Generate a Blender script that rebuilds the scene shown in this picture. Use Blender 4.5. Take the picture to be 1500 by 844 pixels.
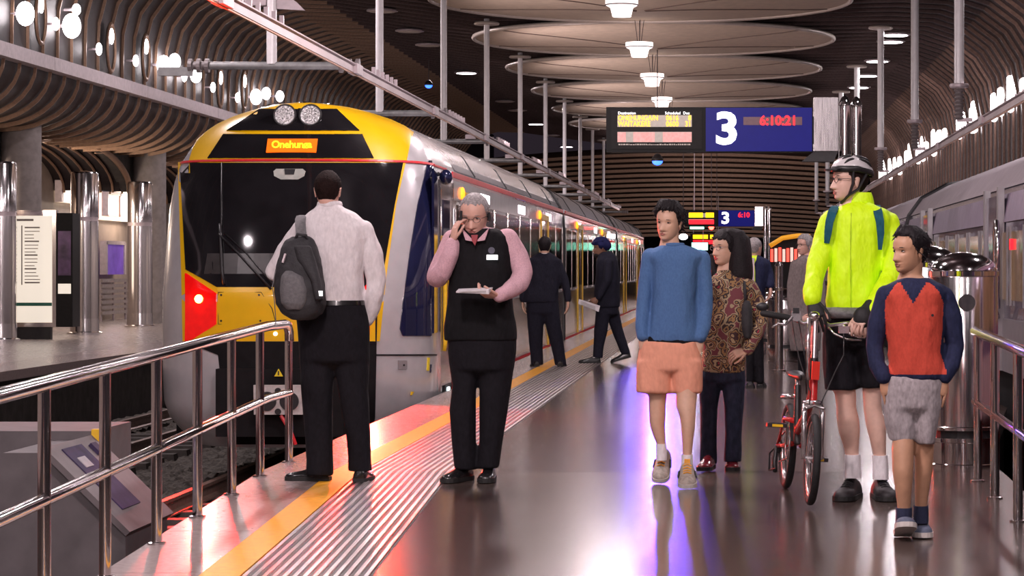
import bpy, bmesh, math, random
from mathutils import Vector, Matrix, Euler, noise as mnoise

random.seed(7)
for o in list(bpy.data.objects):
    bpy.data.objects.remove(o)
SC = bpy.context.scene
COL = SC.collection
PI = math.pi

# ------------------------------------------------------------------ camera
FP, CX, CY, CH = 3600.0, 1072.0, 393.0, 1.28      # focal length in px, vanishing point, camera height
cam_d = bpy.data.cameras.new('camera')
cam_d.sensor_width = 36.0
cam_d.lens = 36.0 * FP / 1500.0
cam_d.shift_x = (750.0 - CX) / 1500.0
cam_d.shift_y = -(422.0 - CY) / 1500.0
cam_d.clip_end = 500
cam = bpy.data.objects.new('camera', cam_d)
COL.objects.link(cam)
cam.location = (0, 0, CH)
cam.rotation_euler = (PI / 2, 0, 0)
SC.camera = cam

# ------------------------------------------------------------------ world and exposure
w = bpy.data.worlds.new('world'); SC.world = w; w.use_nodes = True
bg = w.node_tree.nodes['Background']
bg.inputs[0].default_value = (0.30, 0.22, 0.30, 1)
bg.inputs[1].default_value = 0.05
SC.view_settings.view_transform = 'Standard'
SC.view_settings.look = 'None'
SC.view_settings.exposure = 0.45
SC.view_settings.gamma = 1.0
SC.view_settings.use_curve_mapping = False

def lamp(name, kind, loc, power, col=(1, 1, 1), size=0.2, spot=None, rot=None, parent=None):
    d = bpy.data.lights.new(name, kind)
    d.energy = power; d.color = col
    if kind == 'AREA':
        d.shape = 'DISK'; d.size = size
    else:
        d.shadow_soft_size = size
    if kind == 'SPOT':
        d.spot_size = spot or 2.2; d.spot_blend = 0.6
    o = bpy.data.objects.new(name, d); COL.objects.link(o)
    o.location = loc
    if rot: o.rotation_euler = rot
    return o

# ------------------------------------------------------------------ helpers: positions
def P(px, py, Y):
    return Vector(((px - CX) * Y / FP, Y, CH - (py - CY) * Y / FP))

HINGE, RAMP = 15.45, 0.01553
def zf(Y):
    return 0.0 if Y >= HINGE else -(HINGE - Y) * RAMP
def edge_l(Y):
    return -2.97 + max(0.0, HINGE - Y) * 0.038
def edge_r(Y):
    if Y <= 16.5: return 1.70
    if Y >= 22.5: return 2.52
    return 1.70 + (Y - 16.5) / 6.0 * 0.82
def ground(px, py):
    """floor point seen at a pixel"""
    Y = FP * CH / max(1.0, py - CY)
    if Y < HINGE:
        Y = FP * (CH + HINGE * RAMP) / (py - CY + FP * RAMP)
    return Vector(((px - CX) * Y / FP, Y, zf(Y)))

# ------------------------------------------------------------------ helpers: materials
MATS = {}
def M(name, col=(0.5, 0.5, 0.5), rough=0.5, metal=0.0, var=0.12, scale=18.0, bump=0.0, bscale=None,
      emit=None, estr=0.0, trans=0.0, coat=0.0, bdist=0.01, stretch=(1, 1, 1), rvar=0.0, sheen=0.0, alpha=1.0, spec=None):
    if name in MATS: return MATS[name]
    m = bpy.data.materials.new(name); m.use_nodes = True
    nt = m.node_tree; b = nt.nodes['Principled BSDF']
    tc = nt.nodes.new('ShaderNodeTexCoord')
    mp = nt.nodes.new('ShaderNodeMapping'); mp.inputs['Scale'].default_value = stretch
    nt.links.new(tc.outputs['Object'], mp.inputs['Vector'])
    nz = nt.nodes.new('ShaderNodeTexNoise')
    nz.inputs['Scale'].default_value = scale; nz.inputs['Detail'].default_value = 4
    nt.links.new(mp.outputs['Vector'], nz.inputs['Vector'])
    rp = nt.nodes.new('ShaderNodeValToRGB')
    a = tuple(max(0, c * (1 - var)) for c in col) + (1,)
    c2 = tuple(min(1, c * (1 + var)) for c in col) + (1,)
    rp.color_ramp.elements[0].position = 0.3; rp.color_ramp.elements[0].color = a
    rp.color_ramp.elements[1].position = 0.7; rp.color_ramp.elements[1].color = c2
    nt.links.new(nz.outputs['Fac'], rp.inputs['Fac'])
    nt.links.new(rp.outputs['Color'], b.inputs['Base Color'])
    b.inputs['Roughness'].default_value = rough
    b.inputs['Metallic'].default_value = metal
    if spec is not None: b.inputs['Specular IOR Level'].default_value = spec
    if rvar:
        mr = nt.nodes.new('ShaderNodeMapRange')
        mr.inputs['To Min'].default_value = max(0, rough - rvar); mr.inputs['To Max'].default_value = min(1, rough + rvar)
        nt.links.new(nz.outputs['Fac'], mr.inputs['Value']); nt.links.new(mr.outputs['Result'], b.inputs['Roughness'])
    if bump:
        nb = nt.nodes.new('ShaderNodeTexNoise'); nb.inputs['Scale'].default_value = bscale or scale * 3
        nb.inputs['Detail'].default_value = 3
        nt.links.new(mp.outputs['Vector'], nb.inputs['Vector'])
        bp = nt.nodes.new('ShaderNodeBump'); bp.inputs['Strength'].default_value = bump; bp.inputs['Distance'].default_value = bdist
        nt.links.new(nb.outputs['Fac'], bp.inputs['Height']); nt.links.new(bp.outputs['Normal'], b.inputs['Normal'])
    if emit:
        b.inputs['Emission Color'].default_value = tuple(emit) + (1,)
        b.inputs['Emission Strength'].default_value = estr
    if trans: b.inputs['Transmission Weight'].default_value = trans
    if coat:
        b.inputs['Coat Weight'].default_value = coat; b.inputs['Coat Roughness'].default_value = 0.05
    if sheen: b.inputs['Sheen Weight'].default_value = sheen
    if alpha < 1: b.inputs['Alpha'].default_value = alpha
    MATS[name] = m
    return m

# ------------------------------------------------------------------ helpers: meshes
class MB:
    def __init__(self):
        self.v = []; self.f = []; self.mi = []
    def add(self, vs, fs, mi=0):
        n = len(self.v)
        self.v.extend(tuple(p) for p in vs)
        for f in fs:
            self.f.append(tuple(i + n for i in f)); self.mi.append(mi)
        return self
    def box(self, lo, hi, mi=0):
        x0, y0, z0 = lo; x1, y1, z1 = hi
        vs = [(x0, y0, z0), (x1, y0, z0), (x1, y1, z0), (x0, y1, z0), (x0, y0, z1), (x1, y0, z1), (x1, y1, z1), (x0, y1, z1)]
        fs = [(0, 3, 2, 1), (4, 5, 6, 7), (0, 1, 5, 4), (1, 2, 6, 5), (2, 3, 7, 6), (3, 0, 4, 7)]
        return self.add(vs, fs, mi)
    def cbox(self, c, s, rot=None, mi=0):
        m = MB().box((-s[0] / 2, -s[1] / 2, -s[2] / 2), (s[0] / 2, s[1] / 2, s[2] / 2))
        R = rot if rot is not None else Matrix.Identity(3)
        c = Vector(c)
        return self.add([c + R @ Vector(v) for v in m.v], m.f, mi)
    def hexa(self, pts, mi=0):
        """8 points: bottom 4, top 4"""
        return self.add(pts, [(0, 3, 2, 1), (4, 5, 6, 7), (0, 1, 5, 4), (1, 2, 6, 5), (2, 3, 7, 6), (3, 0, 4, 7)], mi)
    def loft(self, rings, caps=True, closed=True, mi=0):
        n = len(rings[0]); vs = [p for r in rings for p in r]; fs = []
        m = n if closed else n - 1
        for i in range(len(rings) - 1):
            for j in range(m):
                k = (j + 1) % n
                fs.append((i * n + j, i * n + k, (i + 1) * n + k, (i + 1) * n + j))
        if caps and closed:
            fs.append(tuple(reversed(range(n))))
            fs.append(tuple((len(rings) - 1) * n + j for j in range(n)))
        return self.add(vs, fs, mi)
    def tube(self, pts, r, n=10, caps=True, mi=0, round_ends=False):
        pts = [Vector(p) for p in pts]
        if not isinstance(r, (list, tuple)): r = [r] * len(pts)
        r = list(r)
        if round_ends:
            d0 = (pts[0] - pts[1]).normalized(); d1 = (pts[-1] - pts[-2]).normalized()
            p0, p1, r0, r1 = pts[0], pts[-1], r[0], r[-1]
            pre = [(p0 + d0 * r0 * math.sin(a), r0 * math.cos(a)) for a in (1.45, 1.0, 0.5)]
            post = [(p1 + d1 * r1 * math.sin(a), r1 * math.cos(a)) for a in (0.5, 1.0, 1.45)]
            pts = [q[0] for q in pre] + pts + [q[0] for q in post]
            r = [q[1] for q in pre] + r + [q[1] for q in post]
        rings = []; up = None
        for i, p in enumerate(pts):
            if i == 0: d = pts[1] - pts[0]
            elif i == len(pts) - 1: d = pts[-1] - pts[-2]
            else: d = (pts[i + 1] - p).normalized() + (p - pts[i - 1]).normalized()
            if d.length < 1e-9: d = Vector((0, 0, 1))
            d.normalize()
            if up is None:
                up = Vector((0, 0, 1)) if abs(d.z) < 0.9 else Vector((1, 0, 0))
            up = (up - d * up.dot(d))
            if up.length < 1e-6: up = d.orthogonal()
            up.normalize(); s = d.cross(up)
            rings.append([p + (up * math.cos(2 * PI * k / n) + s * math.sin(2 * PI * k / n)) * r[i] for k in range(n)])
        return self.loft(rings, caps, mi=mi)
    def lathe(self, prof, c=(0, 0, 0), n=24, mi=0, caps=True):
        c = Vector(c)
        rings = [[c + Vector((r * math.cos(2 * PI * k / n), r * math.sin(2 * PI * k / n), z)) for k in range(n)] for r, z in prof]
        return self.loft(rings, caps, mi=mi)
    def sphere(self, c, r, n=14, m=9, mi=0, rot=None):
        if not isinstance(r, (tuple, list)): r = (r, r, r)
        c = Vector(c); R = rot if rot is not None else Matrix.Identity(3)
        rings = []
        for i in range(m + 1):
            a = -PI / 2 + PI * i / m
            ca = max(0.02, math.cos(a))
            rings.append([c + R @ Vector((r[0] * ca * math.cos(2 * PI * k / n), r[1] * ca * math.sin(2 * PI * k / n), r[2] * math.sin(a))) for k in range(n)])
        return self.loft(rings, True, mi=mi)
    def torus(self, c, R, r, axis=(0, 0, 1), n=24, m=8, mi=0, sq=(1, 1)):
        ax = Vector(axis).normalized(); u = ax.orthogonal().normalized(); v = ax.cross(u); c = Vector(c)
        rings = []
        for i in range(n):
            a = 2 * PI * i / n; d = u * math.cos(a) + v * math.sin(a)
            rings.append([c + d * (R + r * sq[0] * math.cos(2 * PI * k / m)) + ax * r * sq[1] * math.sin(2 * PI * k / m) for k in range(m)])
        vs = [p for q in rings for p in q]; fs = []
        for i in range(n):
            for j in range(m):
                fs.append((i * m + j, ((i + 1) % n) * m + j, ((i + 1) % n) * m + (j + 1) % m, i * m + (j + 1) % m))
        return self.add(vs, fs, mi)
    def disc(self, c, r, axis, h=0.01, n=24, mi=0):
        ax = Vector(axis).normalized()
        c = Vector(c)
        return self.tube([c - ax * h / 2, c + ax * h / 2], r, n, True, mi)
    def prism(self, poly, d, mi=0):
        """poly: list of Vector, extruded by vector d"""
        n = len(poly); d = Vector(d)
        vs = [Vector(p) for p in poly] + [Vector(p) + d for p in poly]
        fs = [tuple(reversed(range(n))), tuple(range(n, 2 * n))]
        for i in range(n):
            j = (i + 1) % n; fs.append((i, j, n + j, n + i))
        return self.add(vs, fs, mi)
    def build(self, name, mats, parent=None, smooth=False, keep=False):
        me = bpy.data.meshes.new(name)
        off = Vector((0, 0, 0))
        q = parent
        while q is not None:
            off += q.location; q = q.parent
        me.from_pydata([(a - off.x, b - off.y, c - off.z) for a, b, c in self.v], [], self.f)
        if not isinstance(mats, (list, tuple)): mats = [mats]
        for m in mats: me.materials.append(m)
        if len(mats) > 1: me.polygons.foreach_set('material_index', self.mi)
        bm = bmesh.new(); bm.from_mesh(me); bmesh.ops.recalc_face_normals(bm, faces=bm.faces); bm.to_mesh(me); bm.free()
        if smooth: me.polygons.foreach_set('use_smooth', [True] * len(me.polygons))
        if smooth == 'auto': autosmooth(me)
        o = bpy.data.objects.new(name, me); COL.objects.link(o)
        if parent: o.parent = parent
        return o

def autosmooth(me, ang=math.radians(40)):
    try: me.set_sharp_from_angle(angle=ang)
    except Exception: pass

def tag(o, label=None, cat=None, group=None, kind=None):
    if label: o['label'] = label
    if cat: o['category'] = cat
    if group: o['group'] = group
    if kind: o['kind'] = kind
    return o
def thing(name, loc, label, cat, group=None):
    o = bpy.data.objects.new(name, None); COL.objects.link(o)
    o.location = loc; o.empty_display_size = 0.1
    return tag(o, label, cat, group)
def struct(o):
    o['kind'] = 'structure'; return o
def copy_tree(o, loc=None, parent=None):
    c = o.copy(); COL.objects.link(c)
    if parent: c.parent = parent
    if loc is not None: c.location = loc
    for ch in list(o.children):
        copy_tree(ch, None, c)
    return c
def ribbon(pts, w, th, across=(1, 0, 0)):
    """flat strap along pts"""
    pts = [Vector(p) for p in pts]; ac = Vector(across).normalized(); rings = []
    for i, p in enumerate(pts):
        d = (pts[min(i + 1, len(pts) - 1)] - pts[max(0, i - 1)]).normalized()
        a = (ac - d * ac.dot(d)).normalized(); n = d.cross(a)
        ww = w[i] if isinstance(w, (list, tuple)) else w
        rings.append([p + a * ww / 2 * sa + n * th / 2 * sb for sa, sb in ((-1, -1), (1, -1), (1, 1), (-1, 1))])
    return MB().loft(rings)
def text_mesh(txt, size, bold=0.0, extrude=0.003, align='CENTER', spacing=1.0):
    cu = bpy.data.curves.new('lettering', 'FONT'); cu.body = txt; cu.size = size; cu.extrude = extrude
    cu.offset = bold; cu.align_x = align; cu.align_y = 'CENTER'; cu.resolution_u = 3; cu.space_character = spacing
    o = bpy.data.objects.new('lettering', cu); COL.objects.link(o)
    dg = bpy.context.evaluated_depsgraph_get()
    me = bpy.data.meshes.new_from_object(o.evaluated_get(dg))
    bpy.data.objects.remove(o); bpy.data.curves.remove(cu)
    return me
def place_text(name, txt, size, loc, mat, parent, bold=0.0, align='CENTER', sx=1.0, spacing=1.0, lean=0.0):
    """lettering standing upright, facing the camera side (-Y)"""
    me = text_mesh(txt, size, bold, align=align, spacing=spacing)
    off = Vector((0, 0, 0)); q = parent
    while q is not None: off += q.location; q = q.parent
    me.transform(Matrix.Translation(Vector(loc) - off) @ Matrix.Rotation(PI / 2 + lean, 4, 'X') @ Matrix.Diagonal((sx, 1, 1, 1)))
    me.materials.clear(); me.materials.append(mat)
    o = bpy.data.objects.new(name, me); COL.objects.link(o); o.parent = parent
    return o
# ================================================================== materials of the place
m_floor = M('polished_floor', (0.072, 0.051, 0.044), 0.18, 0.0, 0.30, 90, rvar=0.04, bump=0.012, bscale=220, spec=0.45)
m_ramp = m_floor
m_coping = M('coping_concrete', (0.30, 0.235, 0.225), 0.25, 0, 0.08, 30, rvar=0.05, bump=0.01, spec=0.7)
m_yellow_line = M('yellow_line_paint', (0.80, 0.36, 0.02), 0.42, 0, 0.12, 25, bump=0.05)
m_tact_base = M('tactile_base', (0.075, 0.06, 0.062), 0.42, 0, 0.2, 60)
m_tact = M('tactile_steel', (0.66, 0.60, 0.60), 0.28, 1.0, 0.12, 120, bump=0.3, bscale=260)
m_conc_dark = M('dark_concrete', (0.05, 0.045, 0.042), 0.8, 0, 0.35, 6, bump=0.3)
m_conc = M('grey_concrete', (0.24, 0.21, 0.2), 0.6, 0, 0.15, 8, bump=0.15)
m_leftplat = M('far_platform_floor', (0.34, 0.29, 0.27), 0.25, 0, 0.15, 12, rvar=0.06)
m_ballast = M('ballast', (0.075, 0.062, 0.052), 0.9, 0, 0.6, 30, bump=1.0, bscale=40)
m_rail = M('rail_steel', (0.17, 0.11, 0.09), 0.45, 0.6, 0.3, 20)
m_sleeper = M('sleeper', (0.06, 0.05, 0.045), 0.85, 0, 0.3, 14, bump=0.2)
m_panel = M('ceiling_panel', (0.013, 0.008, 0.0095), 0.42, 0.3, 0.6, 5, stretch=(0.4, 1, 8), bump=0.25, bscale=22)
m_rib = M('ceiling_rib', (0.31, 0.19, 0.125), 0.38, 0.4, 0.15, 20)
m_trim = M('aluminium_trim', (0.52, 0.44, 0.46), 0.4, 0.3, 0.12, 10)
m_steel = M('brushed_steel', (0.74, 0.70, 0.70), 0.16, 1.0, 0.07, 6, stretch=(20, 20, 1), rvar=0.05)
m_chrome = M('polished_steel', (0.80, 0.76, 0.76), 0.09, 1.0, 0.04, 8)
m_white_tube = M('white_tube', (0.88, 0.85, 0.86), 0.22, 0.0, 0.05, 10)
m_fabric = M('disc_fabric', (0.56, 0.44, 0.34), 0.75, 0, 0.10, 5, stretch=(1, 1, 1))
m_rim = M('disc_rim', (0.62, 0.53, 0.47), 0.35, 0.2, 0.05, 10)
m_black = M('matt_black', (0.012, 0.011, 0.013), 0.45, 0, 0.3, 20)
m_void = M('dark_void', (0.008, 0.006, 0.008), 0.8, 0, 0.3, 3)
m_glow = M('lamp_white', (0.9, 0.88, 0.86), 0.4, 0, 0.03, 8, emit=(1.0, 0.90, 0.93), estr=10)
m_glow_soft = M('lamp_soft', (0.9, 0.86, 0.84), 0.4, 0, 0.03, 8, emit=(1.0, 0.86, 0.82), estr=1.8)
m_glow_blue = M('lamp_blue', (0.2, 0.2, 0.9), 0.4, 0, 0.03, 8, emit=(0.02, 0.10, 1.0), estr=4)
m_glow_red = M('lamp_red', (0.8, 0.05, 0.03), 0.4, 0, 0.03, 8, emit=(1.0, 0.03, 0.02), estr=16)

# ================================================================== platform
PLAT_END = 122.0
def strip_box(x0, x1, Y0, Y1, top, bot):
    """a slab whose long sides follow the platform edge; x0, x1 are offsets from edge_l"""
    m = MB()
    a0, a1, b0, b1 = edge_l(Y0) + x0, edge_l(Y0) + x1, edge_l(Y1) + x0, edge_l(Y1) + x1
    m.hexa([(a0, Y0, zf(Y0) + bot), (a1, Y0, zf(Y0) + bot), (b1, Y1, zf(Y1) + bot), (b0, Y1, zf(Y1) + bot),
            (a0, Y0, zf(Y0) + top), (a1, Y0, zf(Y0) + top), (b1, Y1, zf(Y1) + top), (b0, Y1, zf(Y1) + top)])
    return m
floor = thing('floor', (0, 0, 0), 'polished dark concrete island platform floor', 'floor'); del floor['category']; struct(floor)
floor['label'] = 'polished dark brown concrete floor of the island platform'
# core under everything
core = MB()
ys = [-6, HINGE, 16.5, 22.5, PLAT_END]
rings = []
for Y in ys:
    rings.append([(edge_l(Y) + 0.03, Y, zf(Y) - 0.02), (edge_r(Y) - 0.03, Y, zf(Y) - 0.02), (edge_r(Y) - 0.03, Y, -1.1), (edge_l(Y) + 0.03, Y, -1.1)])
core.loft(rings)
core.build('platform_core', m_conc_dark, floor)
# polished slabs between the tactile strip and the far edge
def slab(Y0, Y1):
    g = 0.004
    m = MB(); Y0 += g; Y1 -= g
    yy = [Y0] + [y for y in (16.5, 22.5) if Y0 < y < Y1] + [Y1]
    rr = []
    for Y in yy:
        rr.append([(edge_l(Y) + 1.215, Y, zf(Y)), (edge_r(Y), Y, zf(Y)), (edge_r(Y), Y, zf(Y) - 0.12), (edge_l(Y) + 1.215, Y, zf(Y) - 0.12)])
    m.loft(rr); return m
cuts = [-6, 3.2, 9.3, HINGE, 23.6, 31.75, 39.9, 48, 64, 96, PLAT_END]
for a, b in zip(cuts[:-1], cuts[1:]):
    slab(a, b).build('floor_slab', m_floor, floor)
# coping, yellow line and tactile strip
coping = floor
yy = [7.85 + 1.52 * i for i in range(5)] + [HINGE + 1.2 * i for i in range(0, 34)]
for a, b in zip(yy[:-1], yy[1:]):
    strip_box(0.0, 0.448, a + 0.004, b - 0.004, 0.0, -0.16).build('coping_slab', m_coping, floor)
    strip_box(0.452, 0.632, a + 0.002, b - 0.002, 0.002, -0.10).build('yellow_paver', m_yellow_line, floor)
strip_box(0.0, 0.448, yy[-1], PLAT_END, 0.0, -0.16).build('coping_slab', m_coping, floor)
strip_box(0.452, 0.632, yy[-1], PLAT_END, 0.002, -0.10).build('yellow_paver', m_yellow_line, floor)
strip_box(0.0, 0.448, -6, yy[0], 0.0, -0.16).build('coping_slab', m_coping, floor)
strip_box(0.452, 0.632, -6, yy[0], 0.002, -0.10).build('yellow_paver', m_yellow_line, floor)
tb = MB()
rr = []
for Y in (-6, HINGE, PLAT_END):
    e = edge_l(Y); rr.append([(e + 0.636, Y, zf(Y) - 0.004), (e + 1.211, Y, zf(Y) - 0.004), (e + 1.211, Y, zf(Y) - 0.1), (e + 0.636, Y, zf(Y) - 0.1)])
tb.loft(rr); tb.build('tactile_bed', m_tact_base, floor)
NB = 13
segs = [(-6, 6.2), (6.2, 9.3), (9.3, 12.4), (12.4, HINGE)] + [(HINGE + 4.0 * i, HINGE + 4.0 * (i + 1)) for i in range(6)]
def bar(k, Y0, Y1):
    x = 0.655 + k * (0.535 / (NB - 1)) - 0.0
    m = MB()
    rr = []
    for Y in (Y0 + 0.006, Y1 - 0.006):
        e = edge_l(Y) + x; z = zf(Y)
        rr.append([(e - 0.013, Y, z - 0.01), (e - 0.010, Y, z + 0.005), (e + 0.010, Y, z + 0.005), (e + 0.013, Y, z - 0.01)])
    m.loft(rr); return m
for k in range(NB):
    for a, b in segs:
        bar(k, a, b).build('tactile_bar', m_tact, floor)
far = MB()
for k in range(NB):
    bk = bar(k, segs[-1][1], PLAT_END); far.add(bk.v, bk.f)
o = far.build('tactile_bar_far', m_tact, floor); o['kind'] = 'stuff'

# ================================================================== tracks
RAILZ = -0.75
track = thing('ground', (0, 0, 0), 'dark ballast bed with sleepers and rails beside the platform', 'ground'); del track['category']; struct(track)
def ballast(x0, x1, y0, y1, dx, dy, amp):
    m = MB(); nx = int((x1 - x0) / dx); ny = int((y1 - y0) / dy)
    vs = []
    for j in range(ny + 1):
        for i in range(nx + 1):
            x = x0 + (x1 - x0) * i / nx; y = y0 + (y1 - y0) * j / ny
            z = -0.97 + amp * (mnoise.noise(Vector((x * 11, y * 5, 3))) + 0.8 * mnoise.noise(Vector((x * 23, y * 11, 9))))
            vs.append((x, y, z))
    fs = [(j * (nx + 1) + i, j * (nx + 1) + i + 1, (j + 1) * (nx + 1) + i + 1, (j + 1) * (nx + 1) + i) for j in range(ny) for i in range(nx)]
    m.add(vs, fs); return m
o = ballast(-9.1, -2.7, 8, 40, 0.05, 0.11, 0.055).build('ballast', m_ballast, track); o['kind'] = 'stuff'
bb = MB().box((-9.2, 40, -1.1), (-2.9, 135, -0.95)); bb.build('ballast_far', m_ballast, track)['kind'] = 'stuff'
bb = MB().box((-9.2, -8, -1.1), (-2.2, 8, -0.95)); bb.build('ballast_near', m_ballast, track)['kind'] = 'stuff'
bb = MB().box((1.6, -8, -1.15), (6.6, 135, -0.95)); bb.build('ballast_beside', m_ballast, track)['kind'] = 'stuff'
T1, T2, T3 = -4.40, -7.55, 3.98
def rail_profile(x, y0, y1):
    m = MB()
    pr = [(-0.065, -0.15), (0.065, -0.15), (0.065, -0.135), (0.012, -0.115), (0.012, -0.04), (0.034, -0.03), (0.034, 0), (-0.034, 0), (-0.034, -0.03), (-0.012, -0.04), (-0.012, -0.115), (-0.065, -0.135)]
    m.loft([[(x + a, y, RAILZ + b) for a, b in pr] for y in (y0, y1)]); return m
for cxx in (T1, T2, T3):
    for s in (-1, 1):
        rail_profile(cxx + s * 0.57, -8, 134).build('rail', m_rail, track)
slp = None
for cxx in (T1, T2):
    for i in range(36):
        Y = 8.4 + i * 0.68
        if slp is None:
            slp = MB().hexa([(-1.05, -0.12, -0.14), (1.05, -0.12, -0.14), (1.05, 0.12, -0.14), (-1.05, 0.12, -0.14),
                             (-1.03, -0.10, 0.0), (1.03, -0.10, 0.0), (1.03, 0.10, 0.0), (-1.03, 0.10, 0.0)]).build('sleeper', m_sleeper, track)
            c = slp
        else:
            c = slp.copy(); COL.objects.link(c)
        c.location = (cxx, Y, RAILZ - 0.145)

# ================================================================== opposite platform
lp = thing('floor_opposite', (0, 0, 0), 'pale platform floor across the tracks', 'floor'); del lp['category']; struct(lp)
MB().box((-20.5, -8, -1.1), (-9.25, 134, -0.12)).build('platform_core', m_conc_dark, lp)
yy = [20 + 2.4 * i for i in range(20)]
for a in yy:
    MB().box((-9.9, a + 0.006, -0.12), (-9.02, a + 2.394, 0.0)).build('coping_slab', m_coping, lp)
MB().box((-9.9, -8, -0.12), (-9.02, 20, 0.0)).build('coping_slab', m_coping, lp)
MB().box((-9.9, 68, -0.12), (-9.02, 134, 0.0)).build('coping_slab', m_coping, lp)
MB().box((-20.5, -8, -0.12), (-9.905, 134, 0.0)).build('floor_slab', m_leftplat, lp)

# ================================================================== ceiling and walls
WL, WR = -12.3, 6.35
prof = [(-12.3, 4.95), (-12.3, 5.5), (-12.28, 6.0), (-12.15, 6.5), (-11.8, 6.98), (-11.3, 7.3), (-10.6, 7.5), (-9.4, 7.46), (-7.6, 7.2), (-5.9, 6.98),
        (-3.5, 6.96), (-1.7, 6.96), (0.5, 6.96), (2.2, 6.97), (3.6, 7.0), (4.6, 6.95), (5.3, 6.72), (5.85, 6.3), (6.2, 5.75), (6.34, 5.1), (6.35, 4.2), (6.35, 3.0), (6.45, 2.4), (6.75, 1.9)]
ceil = thing('ceiling', (0, 0, 0), 'dark brown ribbed ceiling', 'ceiling'); del ceil['category']; struct(ceil)
CE = 112.0
cm = MB(); cm.loft([[(x, y, z + (0.03 if y > 0 else 0.03)) for x, z in prof] for y in (-8, 20, 60, CE)], caps=False, closed=False)
cm.build('ceiling_panel', m_panel, ceil, smooth=True)
# outer skin so that it has a thickness
ck = MB(); ck.loft([[(x * 1.03 - 0.1, y, z + 0.4) for x, z in prof] for y in (-8, CE)], caps=False, closed=False)
ck.build('ceiling_back', m_void, ceil)
def sweep_rib(pr, w, d):
    """a rib following profile pr (x,z), centred on y=0, standing d inside"""
    m = MB(); rings = []
    n = len(pr)
    for i, (x, z) in enumerate(pr):
        a = Vector(pr[max(0, i - 1)]); b = Vector(pr[min(n - 1, i + 1)])
        t = (b - a).normalized(); nin = Vector((t.y, -t.x))
        q = Vector((x, z)) + nin * d
        rings.append([(x, -w, z + 0.03), (x, w, z + 0.03), (q.x, w, q.y), (q.x, -w, q.y)])
    m.loft(rings); return m
m_rib_shaded = M('ceiling_rib_shaded', (0.085, 0.052, 0.048), 0.4, 0.4, 0.2, 20)  # continuous ribs: ceiling and right wall stretches coloured darker for the dimmer light there
for pr_, mt_ in ((prof[:8], m_rib), (prof[7:17], m_rib_shaded), (prof[16:], M('wall_rib_shaded', (0.17, 0.10, 0.075), 0.4, 0.4, 0.2, 20))):
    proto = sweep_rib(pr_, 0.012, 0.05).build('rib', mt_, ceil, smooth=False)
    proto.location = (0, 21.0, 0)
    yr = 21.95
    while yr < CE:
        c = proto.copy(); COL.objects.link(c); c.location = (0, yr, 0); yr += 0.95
# far bulkhead: the ceiling comes down over the end of the hall
bulk = thing('wall_back', (0, 0, 0), 'ribbed bulkhead', 'wall'); del bulk['category']; struct(bulk)
def bz(i, x):
    return 6.5 - 0.205 * i - 0.012 * (x + 2) ** 2 * 0.5
nb = 18
bm_ = MB(); xs = [-12.3 + 18.6 * i / 14 for i in range(15)]
bm_.loft([[(x, CE + 0.75 * i, bz(i, x) + 0.05) for x in xs] for i in range(-1, nb + 1)], caps=False, closed=False)
bm_.build('bulkhead_panel', m_panel, bulk, smooth=True)
for i in range(nb):
    r = MB(); rings = []
    for x in xs:
        z = bz(i, x); y = CE + 0.75 * i
        rings.append([(x, y - 0.02, z + 0.04), (x, y + 0.06, z + 0.02), (x, y + 0.08, z - 0.10), (x, y - 0.02, z - 0.095)])
    r.loft(rings); r.build('rib', m_rib, bulk)
MB().box((-20, 150, -1.2), (9, 150.3, 8)).build('end_wall', m_void, bulk)
MB().box((-20.6, CE - 0.2, 2.6), (-12.0, CE + 12, 8)).build('end_wall', m_void, bulk)

# trim rails on the wall edges
tr = thing('trim_1', (0, 0, 0), 'pale metal edge trim along the ribbed wall', 'trim'); del tr['category']; struct(tr)
for i in range(14):
    MB().box((-12.34, 16 + 7 * i + 0.01, 4.82), (-12.12, 16 + 7 * (i + 1) - 0.01, 5.06)).build('trim_rail', m_trim, tr)

# lower left wall: rounded soffit, columns, vaulted openings
wl = thing('wall_left', (0, 0, 0), 'ribbed soffit and arches over the opposite platform', 'wall'); del wl['category']; struct(wl)
sof = [(-12.3, 4.88)] + [(-12.3 - 1.35 * (1 - math.cos(a)), 4.85 - 0.95 * math.sin(a)) for a in [PI / 2 * k / 8 for k in range(1, 9)]] + [(-14.2, 3.88)]
s_ = MB(); s_.loft([[(x - 0.03, y, z + 0.03) for x, z in sof] for y in (-8, CE)], caps=False, closed=False)
s_.build('soffit_panel', m_panel, wl, smooth=True)
rp = sweep_rib([(x, z) for x, z in reversed(sof)], 0.015, 0.05)
sp = rp.build('rib', m_rib, wl); sp.location = (0, 30.05, 0)
yr = 31.0
while yr < 66:
    c = sp.copy(); COL.objects.link(c); c.location = (0, yr, 0); yr += 0.95
cols_y = [36.4, 46.7, 57.0, 67.3]
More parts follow.
